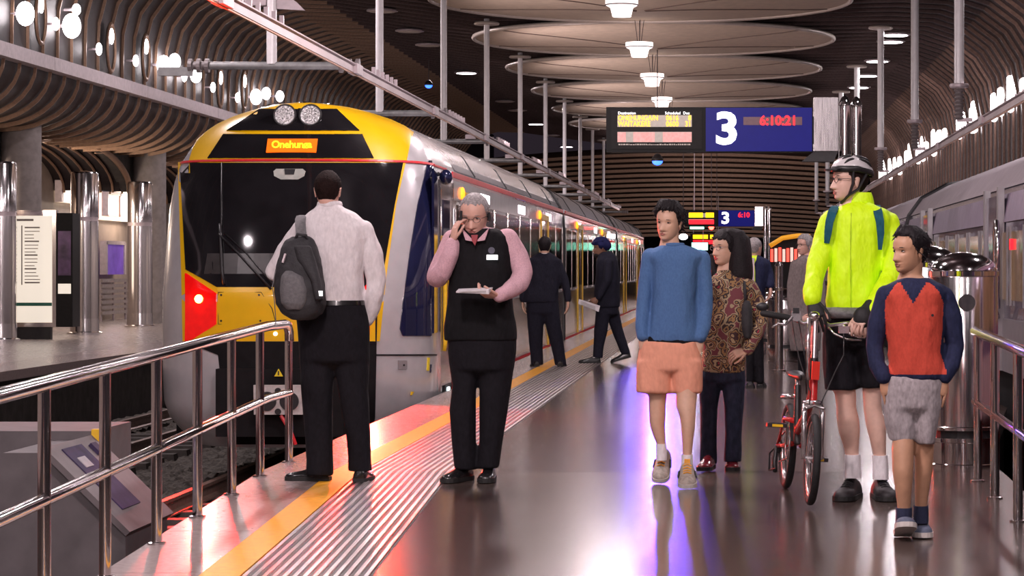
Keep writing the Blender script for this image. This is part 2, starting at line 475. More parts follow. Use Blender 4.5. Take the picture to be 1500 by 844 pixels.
# spandrel wall with flattened arches
for k in range(-1, len(cols_y)):
    ya = cols_y[k] if k >= 0 else 26.1
    yb = ya + 10.3
    c0, a_, spring, rise = (ya + yb) / 2, 4.75, 3.05, 1.0
    m = MB(); top = []; bot = []
    for i in range(21):
        y = ya + (yb - ya) * i / 20
        u = (y - c0) / a_
        zb = spring + rise * math.sqrt(max(0, 1 - u * u)) if abs(u) < 1 else spring
        top.append((-13.9, y, 4.2)); bot.append((-13.9, y, zb))
    vs = top + bot + [(x - 0.25, y, z) for x, y, z in top] + [(x - 0.25, y, z) for x, y, z in bot]
    n = 21; fs = []
    for i in range(20):
        fs += [(i, i + 1, n + i + 1, n + i), (2 * n + i, 3 * n + i, 3 * n + i + 1, 2 * n + i + 1), (n + i, n + i + 1, 3 * n + i + 1, 3 * n + i)]
    m.add(vs, fs); m.build('spandrel', m_conc_dark, wl)
    r = MB(); pts = [(-13.86, c0 - a_ * math.cos(PI * i / 24), spring + rise * math.sin(PI * i / 24) - 0.03) for i in range(25)]
    r.tube(pts, 0.07, 8); r.build('arch_edge', m_rib, wl, smooth=True)
    v = MB(); v.loft([[(x, c0 - a_ * math.cos(PI * i / 20), spring + rise * math.sin(PI * i / 20) + 0.02) for i in range(21)] for x in (-14.1, -15.6)], caps=False, closed=False)
    v.build('vault', m_panel, wl, smooth=True)
    for q in range(5):
        x = -14.25 - 0.28 * q
        r = MB(); r.tube([(x, c0 - (a_ - .02) * math.cos(PI * i / 16), spring + rise * math.sin(PI * i / 16) - 0.02) for i in range(17)], 0.03, 6)
        r.build('vault_rib', m_rib, wl)
m_backwall = M('back_wall', (0.30, 0.24, 0.2), 0.6, 0, 0.12, 3)
MB().box((-15.9, -8, 0), (-15.6, 134, 4.3)).build('back_wall', m_backwall, wl)
for k, y in enumerate(cols_y):
    c = MB().lathe([(0.37, 0), (0.37, 4.3)], (-13.5, y, 0), 28); o = c.build('pillar', m_conc, wl, smooth='auto')
    b = MB().box((-13.62, y + 0.38, 0), (-13.4, y + 0.62, 4.4)); b.build('pilaster', m_panel, wl)
wr = thing('wall_right', (0, 0, 0), 'dark wall behind the second train', 'wall'); del wr['category']; struct(wr)
MB().box((6.75, -8, -1.2), (7.0, CE + 10, 2.6)).build('wall_panel', m_void, wr)
# ================================================================== fabric discs and pendant lamps under the ceiling
DX, DR, DZ = -1.86, 4.3, 6.70
disc_y = [50.2 + 8.62 * i for i in range(6)]
m_seam = M('disc_seam', (0.16, 0.11, 0.09), 0.7, 0, 0.1, 20)
m_cable = M('cable', (0.08, 0.06, 0.06), 0.5, 0.5, 0.1, 20)
PLC = (1.0, 0.83, 0.85)
def make_disc(Y, label, n_out=True):
    t = thing('ceiling_disc', (DX, Y, DZ), label, 'ceiling disc', 'fabric discs under the ceiling')
    m = MB(); n = 56
    rings = []
    for r, z in ((0.05, -0.16), (0.6, -0.12), (1.4, -0.07), (2.6, -0.02), (3.7, 0.02), (DR - 0.05, 0.06), (DR - 0.05, 0.10), (2.6, 0.10), (0.05, 0.10)):
        rings.append([(DX + r * math.cos(2 * PI * k / n), Y + r * math.sin(2 * PI * k / n), DZ + z) for k in range(n)])
    m.loft(rings); m.build('fabric', m_fabric, t, smooth='auto')
    MB().torus((DX, Y, DZ + 0.06), DR, 0.05, n=64, m=8).build('rim', m_rim, t, smooth=True)
    for a in (0.40, 2.74, 3.75, 5.67):
        d = Vector((math.cos(a), math.sin(a), 0)); c = Vector((DX, Y, DZ))
        pts = [c + d * r + Vector((0, 0, z - 0.008)) for r, z in ((0.1, -0.157), (0.6, -0.12), (1.4, -0.07), (2.6, -0.02), (3.7, 0.02), (DR - 0.1, 0.055))]
        MB().tube(pts, 0.012, 6).build('seam', m_seam, t)
    return t
ordw = ['first', 'second', 'third', 'fourth', 'fifth', 'sixth', 'seventh']
d0 = make_disc(disc_y[0], 'large round beige fabric disc under the ceiling, first of the row before the bulkhead')
for i in range(1, 6):
    c = copy_tree(d0, (DX, disc_y[i], DZ))
    c['label'] = 'large round beige fabric disc under the ceiling, %s of the row towards the ribbed bulkhead' % ordw[i]
d0['label'] = 'large round beige fabric disc under the ceiling, first of the row towards the ribbed bulkhead'
PX, PZ = -2.02, 6.08
def make_pendant(Y, up):
    c = Vector((PX, Y, PZ))
    t = thing('pendant_lamp', c, 'x', 'lamp', 'white pendant lamps under the fabric discs')
    m = MB().lathe([(0.12, -0.19), (0.17, -0.185), (0.21, -0.02), (0.30, 0.03), (0.30, 0.13), (0.27, 0.135), (0.12, 0.1)], c, 28)
    m.build('bowl', m_glow_soft, t, smooth='auto')
    MB().torus(c + Vector((0, 0, 0.03)), 0.297, 0.014, n=28, m=6).build('ring', m_trim, t, smooth=True)
    for dx, dy in ((-0.10, 0), (0.10, 0), (0.0, 0.12), (0.02, -0.12)):
        MB().tube([c + Vector((dx * 0.3, dy * 0.3, 0.08)), c + Vector((dx, dy, up))], 0.008, 5).build('cable', m_cable, t)
    return t
make_pendant(45.1, 0.80)['label'] = 'glowing white bowl pendant lamp on long cables before the first fabric disc'
p0 = make_pendant(disc_y[0] + 3.5, 0.62)
for i in range(6):
    t = p0 if i == 0 else copy_tree(p0, (PX, disc_y[i] + 3.5, PZ))
    t['label'] = 'glowing white bowl pendant lamp on thin cables under the %s fabric disc' % ordw[i]
    lamp('pendant_or_fill_light', 'POINT', (PX, disc_y[i] + 3.5, 5.6), 9, PLC, 0.22)
for y in (101.5, 106.0): lamp('pendant_or_fill_light', 'POINT', (-1.74, y, 3.4), 130, PLC, 0.3)  # bare lights added to brighten the bulkhead ribs, no bowls hang here
for i in range(8):          # unseen fill lights carrying the row on, added to brighten people from the front
    y = 46.5 - 7.42 * (i + 1)
    lamp('pendant_or_fill_light', 'POINT', (-1.74, y, 4.9), (60, 150, 330, 470, 600, 520, 480, 420)[i], PLC, 0.25)

# downlights recessed in the ceiling: two rows
def downlight(x, y, z, lit, label, group):
    t = thing('ceiling_downlight', (x, y, z), label, 'downlight', group)
    MB().lathe([(0.30, 0.0), (0.36, -0.03), (0.36, -0.06), (0.30, -0.07)], (x, y, z), 22).build('ring', m_trim, t, smooth='auto')
    MB().lathe([(0.01, -0.062), (0.29, -0.062), (0.29, -0.078), (0.01, -0.085)], (x, y, z), 22).build('lens', m_glow if lit else m_rim, t, smooth='auto')
    return t
k = 0
for px, py in ((1312, 52), (1305, 66), (1285, 98), (1270, 118), (1258, 133)):
    Y = FP * 3.95 / (px - CX)
    downlight(3.95, Y, 6.96, True, 'white downlight in the ceiling above the second train, %s from the bulkhead end' % ['fifth', 'fourth', 'third', 'second', 'first'][k], 'downlights above the second train'); k += 1
k = 0
for px, lit in ((560, 0), (600, 0), (628, 0), (683, 1), (740, 0), (758, 0), (785, 1), (808, 0), (830, 1)):
    Y = FP * 8.0 / (CX - px)
    downlight(-8.0, Y, 7.22, lit, ('bright white' if lit else 'unlit pale') + ' round downlight in the ceiling above the yellow fronted train', 'lit downlights above the yellow fronted train' if lit else 'unlit downlights above the yellow fronted train'); k += 1
for y in (-2, 8, 18, 28, 38, 48, 58, 68, 78, 90):
    lamp('downlight_beam', 'AREA', (3.95, y, 6.82), 165, (1.0, 0.88, 0.92), 0.55)
    lamp('downlight_beam', 'AREA', (-8.0, y, 7.08), 190, (1.0, 0.86, 0.90), 0.55)

# wall lamps and portholes along the ribbed wall
def wall_pt(px, py, X):
    Y = FP * X / (px - CX)
    return P(px, py, Y)
k = 0
for px, py, r in ((37, 20, 0.155), (105, 38, 0.17), (112, 14, 0.08), (240, 95, 0.15), (256, 90, 0.13), (287, 110, 0.13), (375, 142, 0.15), (390, 137, 0.12), (410, 141, 0.11)):
    c = wall_pt(px, py, -12.05)
    t = thing('wall_lamp', c, 'round white glowing lamp on the ribbed wall above the metal trim', 'lamp', 'round wall lamps on the ribbed wall')
    MB().sphere(c, (r, r, r * 1.35), 14, 9).build('globe', m_glow, t, smooth=True)
    MB().tube([c, c + Vector((-0.28, 0, 0))], 0.03, 8).build('stem', m_trim, t)
for px, py in ((60, 25), (163, 70), (214, 84), (323, 128), (358, 132)):
    c = wall_pt(px, py, -12.16)
    t = thing('porthole', c, 'pale oval ring porthole on the ribbed wall above the metal trim', 'porthole', 'oval ring portholes on the ribbed wall')
    m = MB().torus((0, 0, 0), 0.30, 0.03, axis=(1, 0, 0), n=28, m=8)
    m.v = [(c.x + x, c.y + y, c.z + z * 1.55) for x, y, z in m.v]
    m.build('ring', m_rib, t, smooth=True)
    m = MB().disc((0, 0, 0), 0.29, (1, 0, 0), 0.03, 24); m.v = [(c.x + x - 0.03, c.y + y, c.z + z * 1.55) for x, y, z in m.v]
    m.build('pane', m_black, t)
    MB().sphere(c + Vector((0.02, -0.05, 0.22)), (0.04, 0.1, 0.16), 12, 8).build('bulb', m_glow, t, smooth=True)
for px, py in ((82, 35), (145, 72), (199, 89), (270, 112), (312, 128), (348, 143)):
    c = wall_pt(px, py, -12.1)
    t = thing('small_wall_lamp', c, 'small bare white bulb on the ribbed wall between the portholes', 'lamp', 'small bulbs on the ribbed wall')
    MB().sphere(c, (0.06, 0.07, 0.12), 12, 8).build('bulb', m_glow, t, smooth=True)
    MB().tube([c, c + Vector((-0.24, 0, 0))], 0.02, 8).build('stem', m_trim, t)
# lamps on the wall behind the second train
random.seed(3)
for i, px in enumerate((1290, 1296, 1304, 1311, 1318, 1328, 1333, 1345, 1352, 1357, 1368, 1376, 1384, 1405, 1411, 1424, 1427, 1456, 1466, 1480, 1483, 1499)):
    py = 162 + (1440 - px) * 0.62 + random.uniform(-3, 6)
    c = wall_pt(px, py, 6.22)
    t = thing('tube_wall_lamp', c, 'upright white lamp on the ribbed wall above the second train roof', 'lamp', 'upright lamps above the second train')
    h = random.choice((0.16, 0.26, 0.33))
    MB().tube([c - Vector((0, 0, h)), c + Vector((0, 0, h))], 0.085, 10, round_ends=True).build('tube', m_glow if i % 3 else m_glow_soft, t, smooth=True)
    MB().box((c.x + 0.05, c.y - 0.05, c.z - 0.06), (c.x + 0.16, c.y + 0.05, c.z + 0.06)).build('bracket', m_trim, t)
# blue spot lamps
for px, py, Y, r, pw, lb in ((963, 236, 60.0, 0.13, 2600, 'bright blue spot lamp hanging below the big platform number sign'), (1262, 58, 66.0, 0.10, 60, 'blue spot lamp near the ceiling above the second train'),
                        (628, 125, 66.0, 0.10, 40, 'blue spot lamp near the ceiling above the yellow fronted train')):
    c = P(px, py, Y)
    t = thing('blue_spot_lamp', c, lb, 'lamp')
    MB().sphere(c, (r, r, r * 0.8), 14, 9).build('lens', m_glow_blue, t, smooth=True)
    MB().lathe([(r * 1.1, 0.0), (r * 1.15, r * 0.4), (r * 0.5, r * 1.3), (0.02, r * 1.4)], c, 16).build('housing', m_black, t, smooth='auto')
    MB().tube([c + Vector((0, 0, r)), (c.x, c.y, 6.9)], 0.012, 6).build('drop_rod', m_cable, t)
    aim = Vector((-0.15 if px == 963 else c.x, 17.0, 0)) - c
    lamp('blue_light', 'SPOT', (c.x, c.y - r * 0.9, c.z - 0.12), pw, (0.07, 0.02, 1.0), 0.12, spot=0.105, rot=aim.to_track_quat('-Z', 'Y').to_euler())

# ================================================================== overhead line: drop tubes and conductor bars
m_insul = M('insulator', (0.22, 0.19, 0.19), 0.4, 0, 0.2, 20)
m_cond = M('conductor_bar', (0.40, 0.32, 0.33), 0.42, 0.4, 0.18, 6, stretch=(1, 0.2, 1))
m_arm = M('arm_tube', (0.33, 0.33, 0.33), 0.4, 0.5, 0.15, 12)
XL = -5.5
pxl = [398, 556, 650, 713, 762, 799, 827, 850, 868, 884]
ORD = ['first', 'second', 'third', 'fourth', 'fifth', 'sixth', 'seventh', 'eighth', 'ninth', 'tenth', 'eleventh']
for i, px in enumerate(pxl):
    Y = FP * XL / (px - CX)
    t = thing('drop_tube', (XL, Y, 3.70), 'white vertical drop tube with crossarm, %s along the train from its yellow cab' % ORD[i], 'drop tube', 'drop tubes above the yellow fronted train')
    MB().tube([(XL, Y, 3.72), (XL, Y, 6.88)], 0.062, 14).build('tube', m_white_tube, t, smooth='auto')
    MB().lathe([(0.06, -0.02), (0.27, -0.02), (0.29, 0.01), (0.27, 0.04), (0.06, 0.05)], (XL, Y, 6.76), 20).build('flange', m_rim, t, smooth='auto')
    MB().tube([(XL - 0.74, Y, 3.70), (XL + 0.80, Y, 3.70)], 0.048, 12).build('crossarm', m_arm, t, smooth='auto')
    for s, x in ((1, XL + 0.80), (-1, XL - 0.74)):
        m = MB()
        for q in range(5):
            m.disc((x + s * (0.03 + 0.05 * q), Y, 3.70), 0.085 if q % 2 == 0 else 0.05, (1, 0, 0), 0.045, 14)
        m.build('insulator', m_insul, t)
    MB().box((T1 - 0.05, Y - 0.06, 3.66), (XL + 1.05, Y + 0.06, 3.74)).build('clamp', m_trim, t)
    MB().box((XL - 1.35, Y - 0.05, 3.58), (XL - 0.95, Y + 0.05, 3.68)).build('clamp', m_arm, t)
    if 2 <= i <= 8:
        MB().box((XL + 0.42, Y - 0.09, 3.745), (XL + 0.60, Y + 0.09, 3.83)).build('fill_light_box', m_trim, t)  # invented box to carry the added fill light
        lamp('disc_fill_light', 'SPOT', (XL + 0.51, Y, 3.90), 330, PLC, 0.08, spot=1.75, rot=(Vector((DX, Y + 3.0, 6.7)) - Vector((XL + 0.51, Y, 3.9))).to_track_quat('-Z', 'Y').to_euler())  # added spot that brightens the fabric discs from below
    if i == 0:
        MB().hexa([(XL + 0.06, Y - 0.03, 4.38), (XL + 0.40, Y - 0.03, 4.36), (XL + 0.40, Y + 0.03, 4.36), (XL + 0.06, Y + 0.03, 4.38),
                   (XL + 0.06, Y - 0.03, 4.62), (XL + 0.30, Y - 0.03, 4.46), (XL + 0.30, Y + 0.03, 4.46), (XL + 0.06, Y + 0.03, 4.62)]).build('brace', m_trim, t)
        MB().box((XL - 0.32, Y - 0.05, 4.42), (XL - 0.06, Y + 0.05, 4.75)).build('junction_box', m_trim, t)
def conductor(x, z, y0, y1, label):
    t = thing('conductor_bar', (x, y0, z), label, 'conductor bar')
    m = MB(); pr = [(-0.045, 0.055), (0.045, 0.055), (0.045, 0.04), (0.014, 0.03), (0.02, -0.05), (-0.02, -0.05), (-0.014, 0.03), (-0.045, 0.04)]
    m.loft([[(x + a, y, z + b) for a, b in pr] for y in (y0, y1)]); m.build('bar', m_cond, t)
    m = MB().box((x - 0.011, y0, z - 0.066), (x + 0.011, y1, z - 0.05)); m.build('contact_wire', M('copper_wire', (0.45, 0.22, 0.12), 0.4, 0.9), t)
    y = y0 + 3
    while y < y1:
        MB().box((x - 0.055, y, z - 0.055), (x + 0.055, y + 0.45, z + 0.06)).build('joint_plate', m_trim, t)
        y += 7.5
    y = y0 + 4
    while y < y1:
        m = MB()
        for q in range(6): m.box((x - 0.02, y + 0.4 * q, z + 0.055), (x + 0.02, y + 0.4 * q + 0.05, z + (0.15 if x < 0 else 0.09)))
        m.build('clip_row', m_trim, t)['kind'] = 'stuff'; y += 8.15
    return t
conductor(T1, 3.60, 18.0, 96.0, 'long pale conductor bar above the yellow fronted train')
XR = 3.45
conductor(XR + 0.16, 3.40, 17.0, 100.0, 'long pale conductor bar above the second train roof')
for i, px in enumerate((1405, 1340, 1290, 1255, 1232, 1212, 1196)):
    Y = FP * XR / (px - CX)
    t = thing('insulated_drop_tube', (XR, Y, 3.5), 'white drop tube with ribbed insulator foot, %s along the second train from the drums' % ORD[i], 'drop tube', 'drop tubes above the second train')
    MB().tube([(XR, Y, 4.05), (XR, Y, 6.88)], 0.075, 14).build('tube', m_white_tube, t, smooth='auto')
    MB().lathe([(0.07, -0.02), (0.27, -0.02), (0.29, 0.01), (0.27, 0.04), (0.07, 0.05)], (XR, Y, 6.84), 20).build('flange', m_rim, t, smooth='auto')
    MB().lathe([(0.07, -0.03), (0.14, -0.03), (0.15, 0.0), (0.14, 0.03), (0.07, 0.03)], (XR, Y, 4.05), 18).build('foot_flange', m_trim, t, smooth='auto')
    pr = []
    for q in range(8):
        z = 4.0 - q * 0.06; pr += [(0.055, z), (0.085, z - 0.025), (0.055, z - 0.05)]
    MB().lathe(pr, (XR, Y, 0), 14).build('insulator', m_insul, t, smooth='auto')
    MB().box((XR - 0.03, Y - 0.05, 3.505), (XR + 0.2, Y + 0.05, 3.56)).build('clamp', m_trim, t)

# ================================================================== platform signs
m_blue = M('sign_blue', (0.004, 0.006, 0.11), 0.4, 0, 0.08, 12, emit=(0.005, 0.008, 0.30), estr=0.22, spec=.2)
m_signw = M('sign_white', (0.9, 0.9, 0.92), 0.4, 0, 0.02, 10, emit=(1, 1, 1), estr=1.6)
m_led_y = M('led_yellow', (0.5, 0.3, 0.01), 0.4, 0, 0.02, 10, emit=(1.0, 0.55, 0.0), estr=1.5)
m_led_o = M('led_orange', (0.8, 0.25, 0.03), 0.4, 0, 0.02, 10, emit=(1.0, 0.22, 0.01), estr=2.6)
m_led_r = M('led_red', (0.3, 0.01, 0.01), 0.4, 0, 0.02, 10, emit=(1.0, 0.008, 0.02), estr=1.6)
m_led_p = M('led_pink', (0.8, 0.35, 0.33), 0.4, 0, 0.25, 30, emit=(1.0, 0.36, 0.32), estr=0.35)
m_window_grey = M('led_window', (0.42, 0.38, 0.34), 0.4, 0, 0.1, 30, emit=(0.5, 0.43, 0.36), estr=0.25)
m_signblk = M('sign_black', (0.004, 0.004, 0.004), 0.5, 0, 0.2, 20, spec=.2)
m_signgrey = M('sign_grey', (0.010, 0.009, 0.009), 0.5, 0, 0.2, 20, spec=.2)
m_window_brown = M('clock_window', (0.16, 0.08, 0.10), 0.4, 0, 0.1, 20)
def platform_sign(Y, x0, x1, z0, z1, label, big=True, colx=None):
    W, H = x1 - x0, z1 - z0
    t = thing('platform_sign', ((x0 + x1) / 2, Y, 0), label, 'sign')
    MB().box((x0, Y, z0), (x1, Y + 0.30, z1)).build('case', m_signblk, t)
    xm = x0 + W * 0.483
    u = lambda f: x0 + W * f
    v = lambda f: z0 + H * f
    MB().box((u(0.025), Y - 0.012, v(0.07)), (u(0.465), Y - 0.0, v(0.93))).build('display_bezel', m_signgrey, t)
    MB().box((u(0.055), Y - 0.020, v(0.56)), (u(0.415), Y - 0.012, v(0.82))).build('display_window', m_window_grey, t)
    MB().box((u(0.055), Y - 0.020, v(0.22)), (u(0.415), Y - 0.012, v(0.45))).build('message_window', m_window_grey, t)
    MB().box((xm, Y - 0.018, v(0.02)), (u(0.998), Y - 0.002, v(0.985))).build('number_panel', m_blue, t)
    place_text('platform_number', '3', H * 0.98, (u(0.585), Y - 0.024, v(0.49)), m_signw, t, bold=H * 0.030, sx=1.12)
    if big:
        for i, (a, b, c) in enumerate((('ONEHUNGA/N', '0616', '8'), ('WAITAKERE', '0600', '31'))):
            z = v(0.755 - 0.135 * i)
            place_text('destination_text', a, H * 0.165, (u(0.057), Y - 0.026, z), m_led_y, t, bold=H * 0.001, align='LEFT', sx=0.80)
            place_text('time_text', b, H * 0.165, (u(0.29), Y - 0.026, z), m_led_y, t, bold=H * 0.001, align='LEFT', sx=0.86)
            place_text('due_text', c, H * 0.165, (u(0.413), Y - 0.026, z), m_led_y, t, bold=H * 0.001, align='RIGHT', sx=0.86)
        for a, f, al in (('Destination', 0.057, 'LEFT'), ('Scheduled', 0.285, 'LEFT'), ('Due', 0.405, 'RIGHT')):
            place_text('heading_text', a, H * 0.085, (u(f), Y - 0.016, v(0.865)), m_signw, t, align=al)
        for a, b in ((0.056, 0.095), (0.132, 0.235), (0.275, 0.414)):
            MB().box((u(a), Y - 0.024, v(0.225)), (u(b), Y - 0.020, v(0.44))).build('message_block', m_led_p, t)
        m = MB(); random.seed(5); x = 0.06
        while x < 0.405:
            wd = random.uniform(0.004, 0.012); m.box((u(x), Y - 0.016, v(0.155)), (u(x + wd), Y - 0.012, v(0.155 + random.choice((0.02, 0.03, 0.03))))); x += wd + 0.003
        m.build('small_print', m_window_grey, t)
        MB().box((u(0.665), Y - 0.024, v(0.60)), (u(0.95), Y - 0.018, v(0.78))).build('clock_window', m_window_brown, t)
        place_text('clock_text', '6:10:21', H * 0.30, (u(0.835), Y - 0.030, v(0.69)), m_led_r, t, bold=H * 0.008, sx=0.95)
    else:
        MB().box((u(0.06), Y - 0.03, v(0.55)), (u(0.26), Y - 0.02, v(0.85))).build('display_row', m_led_y, t)
        MB().box((u(0.30), Y - 0.03, v(0.55)), (u(0.42), Y - 0.02, v(0.85))).build('display_row', m_led_y, t)
        MB().box((u(0.06), Y - 0.03, v(0.15)), (u(0.42), Y - 0.02, v(0.42))).build('display_row', m_led_r, t)
        place_text('clock_text', '6:10', H * 0.42, (u(0.85), Y - 0.03, v(0.70)), m_led_r, t, bold=H * 0.012, sx=1.0)
    # bracket and twin columns
    bx0, bx1 = x1 + 0.02, x1 + W * 0.125
    MB().box((x1, Y + 0.06, z0 + H * 0.2), (bx0, Y + 0.24, z1 - H * 0.2)).build('spigot', m_black, t)
    MB().box((bx0, Y + 0.02, z0 + 0.03 * H), (bx1, Y + 0.34, z1 + 0.22 * H)).build('bracket_box', m_steel, t)
    MB().hexa([(x1 - 0.05 * W, Y + 0.05, z0 - 0.20 * H), (bx1 - 0.05, Y + 0.05, z0 - 0.20 * H), (bx1 - 0.05, Y + 0.3, z0 - 0.20 * H), (x1 - 0.05 * W, Y + 0.3, z0 - 0.20 * H),
               (bx0, Y + 0.05, z0 + 0.03 * H), (bx1, Y + 0.05, z0 + 0.03 * H), (bx1, Y + 0.3, z0 + 0.03 * H), (bx0, Y + 0.3, z0 + 0.03 * H)]).build('bracket_foot', m_black, t)
    r = W * 0.026
    for xx, dy in ((bx1 + r * 1.3, 0.12), (bx1 + r * 3.6, 0.3)):
        MB().lathe([(r * 1.05, 0.0), (r * 1.05, 0.08), (r, 0.1), (r, z1 + 0.02), (r * 1.15, z1 + 0.03), (r * 1.1, z1 + 0.06), (r * 0.6, z1 + 0.13), (0.01, z1 + 0.15)], (xx, Y + dy, 0), 20).build('column', m_chrome, t, smooth='auto')
    return t
s1 = P(888, 157, 30); s2 = P(1190, 223, 30)
platform_sign(30.0, s1.x, s2.x, s2.z, s1.z, 'large platform number 3 sign with yellow departure text and red clock')
s1 = P(1003, 308, 84); s2 = P(1105, 332, 84)
platform_sign(84.0, s1.x, s2.x, s2.z, s1.z, 'small looking platform number 3 sign beyond the woman in the patterned blouse', big=False)
# further LED board and exit lights deep in the hall
c = P(1034, 350, 118)
t = thing('departure_board', (c.x, 118, 2.0), 'small hanging departure board with orange and red rows beyond the second sign', 'sign')
MB().box((c.x - 0.75, 118, c.z - 0.30), (c.x + 0.75, 118.2, c.z + 0.25)).build('case', m_signblk, t)
MB().box((c.x - 0.62, 117.97, c.z + 0.0), (c.x + 0.1, 118, c.z + 0.2)).build('display_row', m_led_y, t)
MB().box((c.x + 0.2, 117.97, c.z + 0.0), (c.x + 0.35, 118, c.z + 0.2)).build('display_row', m_led_y, t)
MB().box((c.x - 0.62, 117.97, c.z - 0.25), (c.x + 0.4, 118, c.z - 0.06)).build('display_row', m_led_r, t)
for dx in (-0.6, 0.6): MB().tube([(c.x + dx, 118.1, c.z + 0.2), (c.x + dx, 118.1, 6.0)], 0.02, 6).build('hanger', m_trim, t)
m_green = M('sign_green', (0.3, 0.9, 0.7), 0.4, 0, 0.05, 10, emit=(0.35, 1.0, 0.7), estr=3)
for px, py, w_, h_, lb in ((1021, 333, 0.26, 0.07, 'thin green lit sign under the small platform number sign'), (1025, 361, 0.30, 0.14, 'bright green exit sign low beside the woman with glasses')):
    c = P(px, py, 92)
    t = thing('exit_sign', c, lb, 'sign')
    MB().box((c.x - w_, 92, c.z - h_), (c.x + w_, 92.1, c.z + h_)).build('lit_face', m_green, t)
    MB().box((c.x - w_ - 0.03, 92.02, c.z - h_ - 0.03), (c.x + w_ + 0.03, 92.14, c.z + h_ + 0.03)).build('case', m_signblk, t)
    MB().tube([(c.x + (0.12 if py > 350 else -0.1), 92.08 + (0.3 if py > 350 else 0), c.z + h_), (c.x + (0.12 if py > 350 else -0.1), 92.08 + (0.3 if py > 350 else 0), 6.6)], 0.015, 6).build('hanger', m_trim, t)
    if py > 350: MB().box((c.x + 0.1, 92.1, c.z + h_ - 0.06), (c.x + 0.14, 92.4, c.z + h_)).build('hanger_arm', m_trim, t)
for px, py, Y in ((1042, 333, 92), (1050, 362, 106)):
    c = P(px, py, Y)
    t = thing('signal_lamp', c, 'small round red signal lamp hanging deep in the hall', 'lamp', 'red signal lamps deep in the hall')
    MB().sphere(c, 0.10, 12, 8).build('lens', m_glow_red, t, smooth=True)
    MB().tube([c, (c.x, c.y, 6.3)], 0.015, 6).build('drop_rod', m_cable, t)

# lit kiosk and a bright lamp deep on the platform
c = P(1152, 372, 62)
t = thing('lit_kiosk', (c.x, 62, 0), 'kiosk with red and white lit strips beyond the grey haired person', 'kiosk')
MB().box((c.x - 0.42, 62.05, 0), (c.x + 0.42, 62.7, c.z + 0.42)).build('kiosk_body', m_signgrey, t)
m_kr = M('kiosk_red', (.8, .08, .05), .4, 0, .1, 10, emit=(1, .06, .04), estr=1.6); m_kw = M('kiosk_white', (.8, .6, .55), .4, 0, .1, 10, emit=(1, .6, .5), estr=.6); m_ko = M('kiosk_orange', (.7, .35, .03), .4, 0, .1, 10, emit=(1, .4, .02), estr=.35)
for i in range(8):
    MB().box((c.x - 0.40 + 0.1 * i, 62.0, c.z - 0.20), (c.x - 0.33 + 0.1 * i, 62.05, c.z + 0.12 + 0.02 * (i % 3))).build('lit_strip', (m_kr, m_kw)[i % 2], t)
MB().tube([(c.x - 0.42, 62.0, c.z + 0.2), (c.x - 0.1, 62.0, c.z + 0.40), (c.x + 0.3, 62.0, c.z + 0.46), (c.x + 0.6, 62.0, c.z + 0.44)], 0.06, 8).build('awning_rail', m_ko, t, smooth=True)
c = P(1001, 347, 88)
t = thing('round_lamp', c, 'bright white lamp beside the blue jumper youth\'s ear deep in the hall', 'lamp')
MB().sphere(c, (0.16, 0.1, 0.11), 12, 8).build('globe', m_glow, t, smooth=True)
MB().tube([c, (c.x, c.y, 6.55)], 0.015, 6).build('drop_rod', m_cable, t)

# ================================================================== railings
def rail_z(Y, h): return zf(Y) + h
t = thing('railing', (edge_l(16.2) + 0.05, 16.2, 0), 'polished steel two rail barrier at the platform edge in front of the train cab', 'railing')
py_l = [16.2, 15.15, 14.1, 13.0, 11.9, 10.75, 9.65, 8.55, 7.45]
ex = lambda Y: edge_l(Y) + 0.05
top = [(ex(16.2), 16.22, 0.80), (ex(16.2), 16.21, 0.86), (ex(16.2), 16.15, 0.905), (ex(16.2), 16.05, 0.915)]
MB().tube(top + [(ex(y), y, rail_z(y, 0.915)) for y in (15.45, 12, 9, 7.2)], 0.031, 14).build('top_rail', m_chrome, t, smooth='auto')
MB().tube([(ex(y), y, rail_z(y, 0.46)) for y in (16.22, 15.45, 12, 9, 7.2)], 0.027, 12).build('mid_rail', m_chrome, t, smooth='auto')
for i, y in enumerate(py_l):
    MB().tube([(ex(y), y, zf(y) - 0.02), (ex(y), y, rail_z(y, 0.80 if i == 0 else 0.90))], 0.0265, 12).build('post', m_chrome, t, smooth='auto')
    MB().lathe([(0.0265, 0.0), (0.045, 0.0), (0.045, 0.008), (0.0265, 0.012)], (ex(y), y, zf(y)), 16).build('base_flange', m_steel, t)
t = thing('railing', (1.49, 14.87, 0), 'polished steel two rail barrier beside the domed steel drums', 'railing')
MB().tube([(1.49, y, rail_z(y, 0.90)) for y in (15.05, 12, 9, 7)], 0.031, 14, round_ends=True).build('top_rail', m_chrome, t, smooth='auto')
MB().tube([(1.49, y, rail_z(y, 0.47)) for y in (15.05, 12, 9, 7)], 0.025, 12, round_ends=True).build('mid_rail', m_chrome, t, smooth='auto')
for y in (14.87, 13.92, 12.8, 11.7, 10.6, 9.5, 8.4):
    MB().tube([(1.49, y, zf(y) - 0.02), (1.49, y, rail_z(y, 0.89))], 0.026, 12).build('post', m_chrome, t, smooth='auto')
    MB().lathe([(0.026, 0.0), (0.045, 0.0), (0.045, 0.008), (0.026, 0.012)], (1.49, y, zf(y)), 16).build('base_flange', m_steel, t)

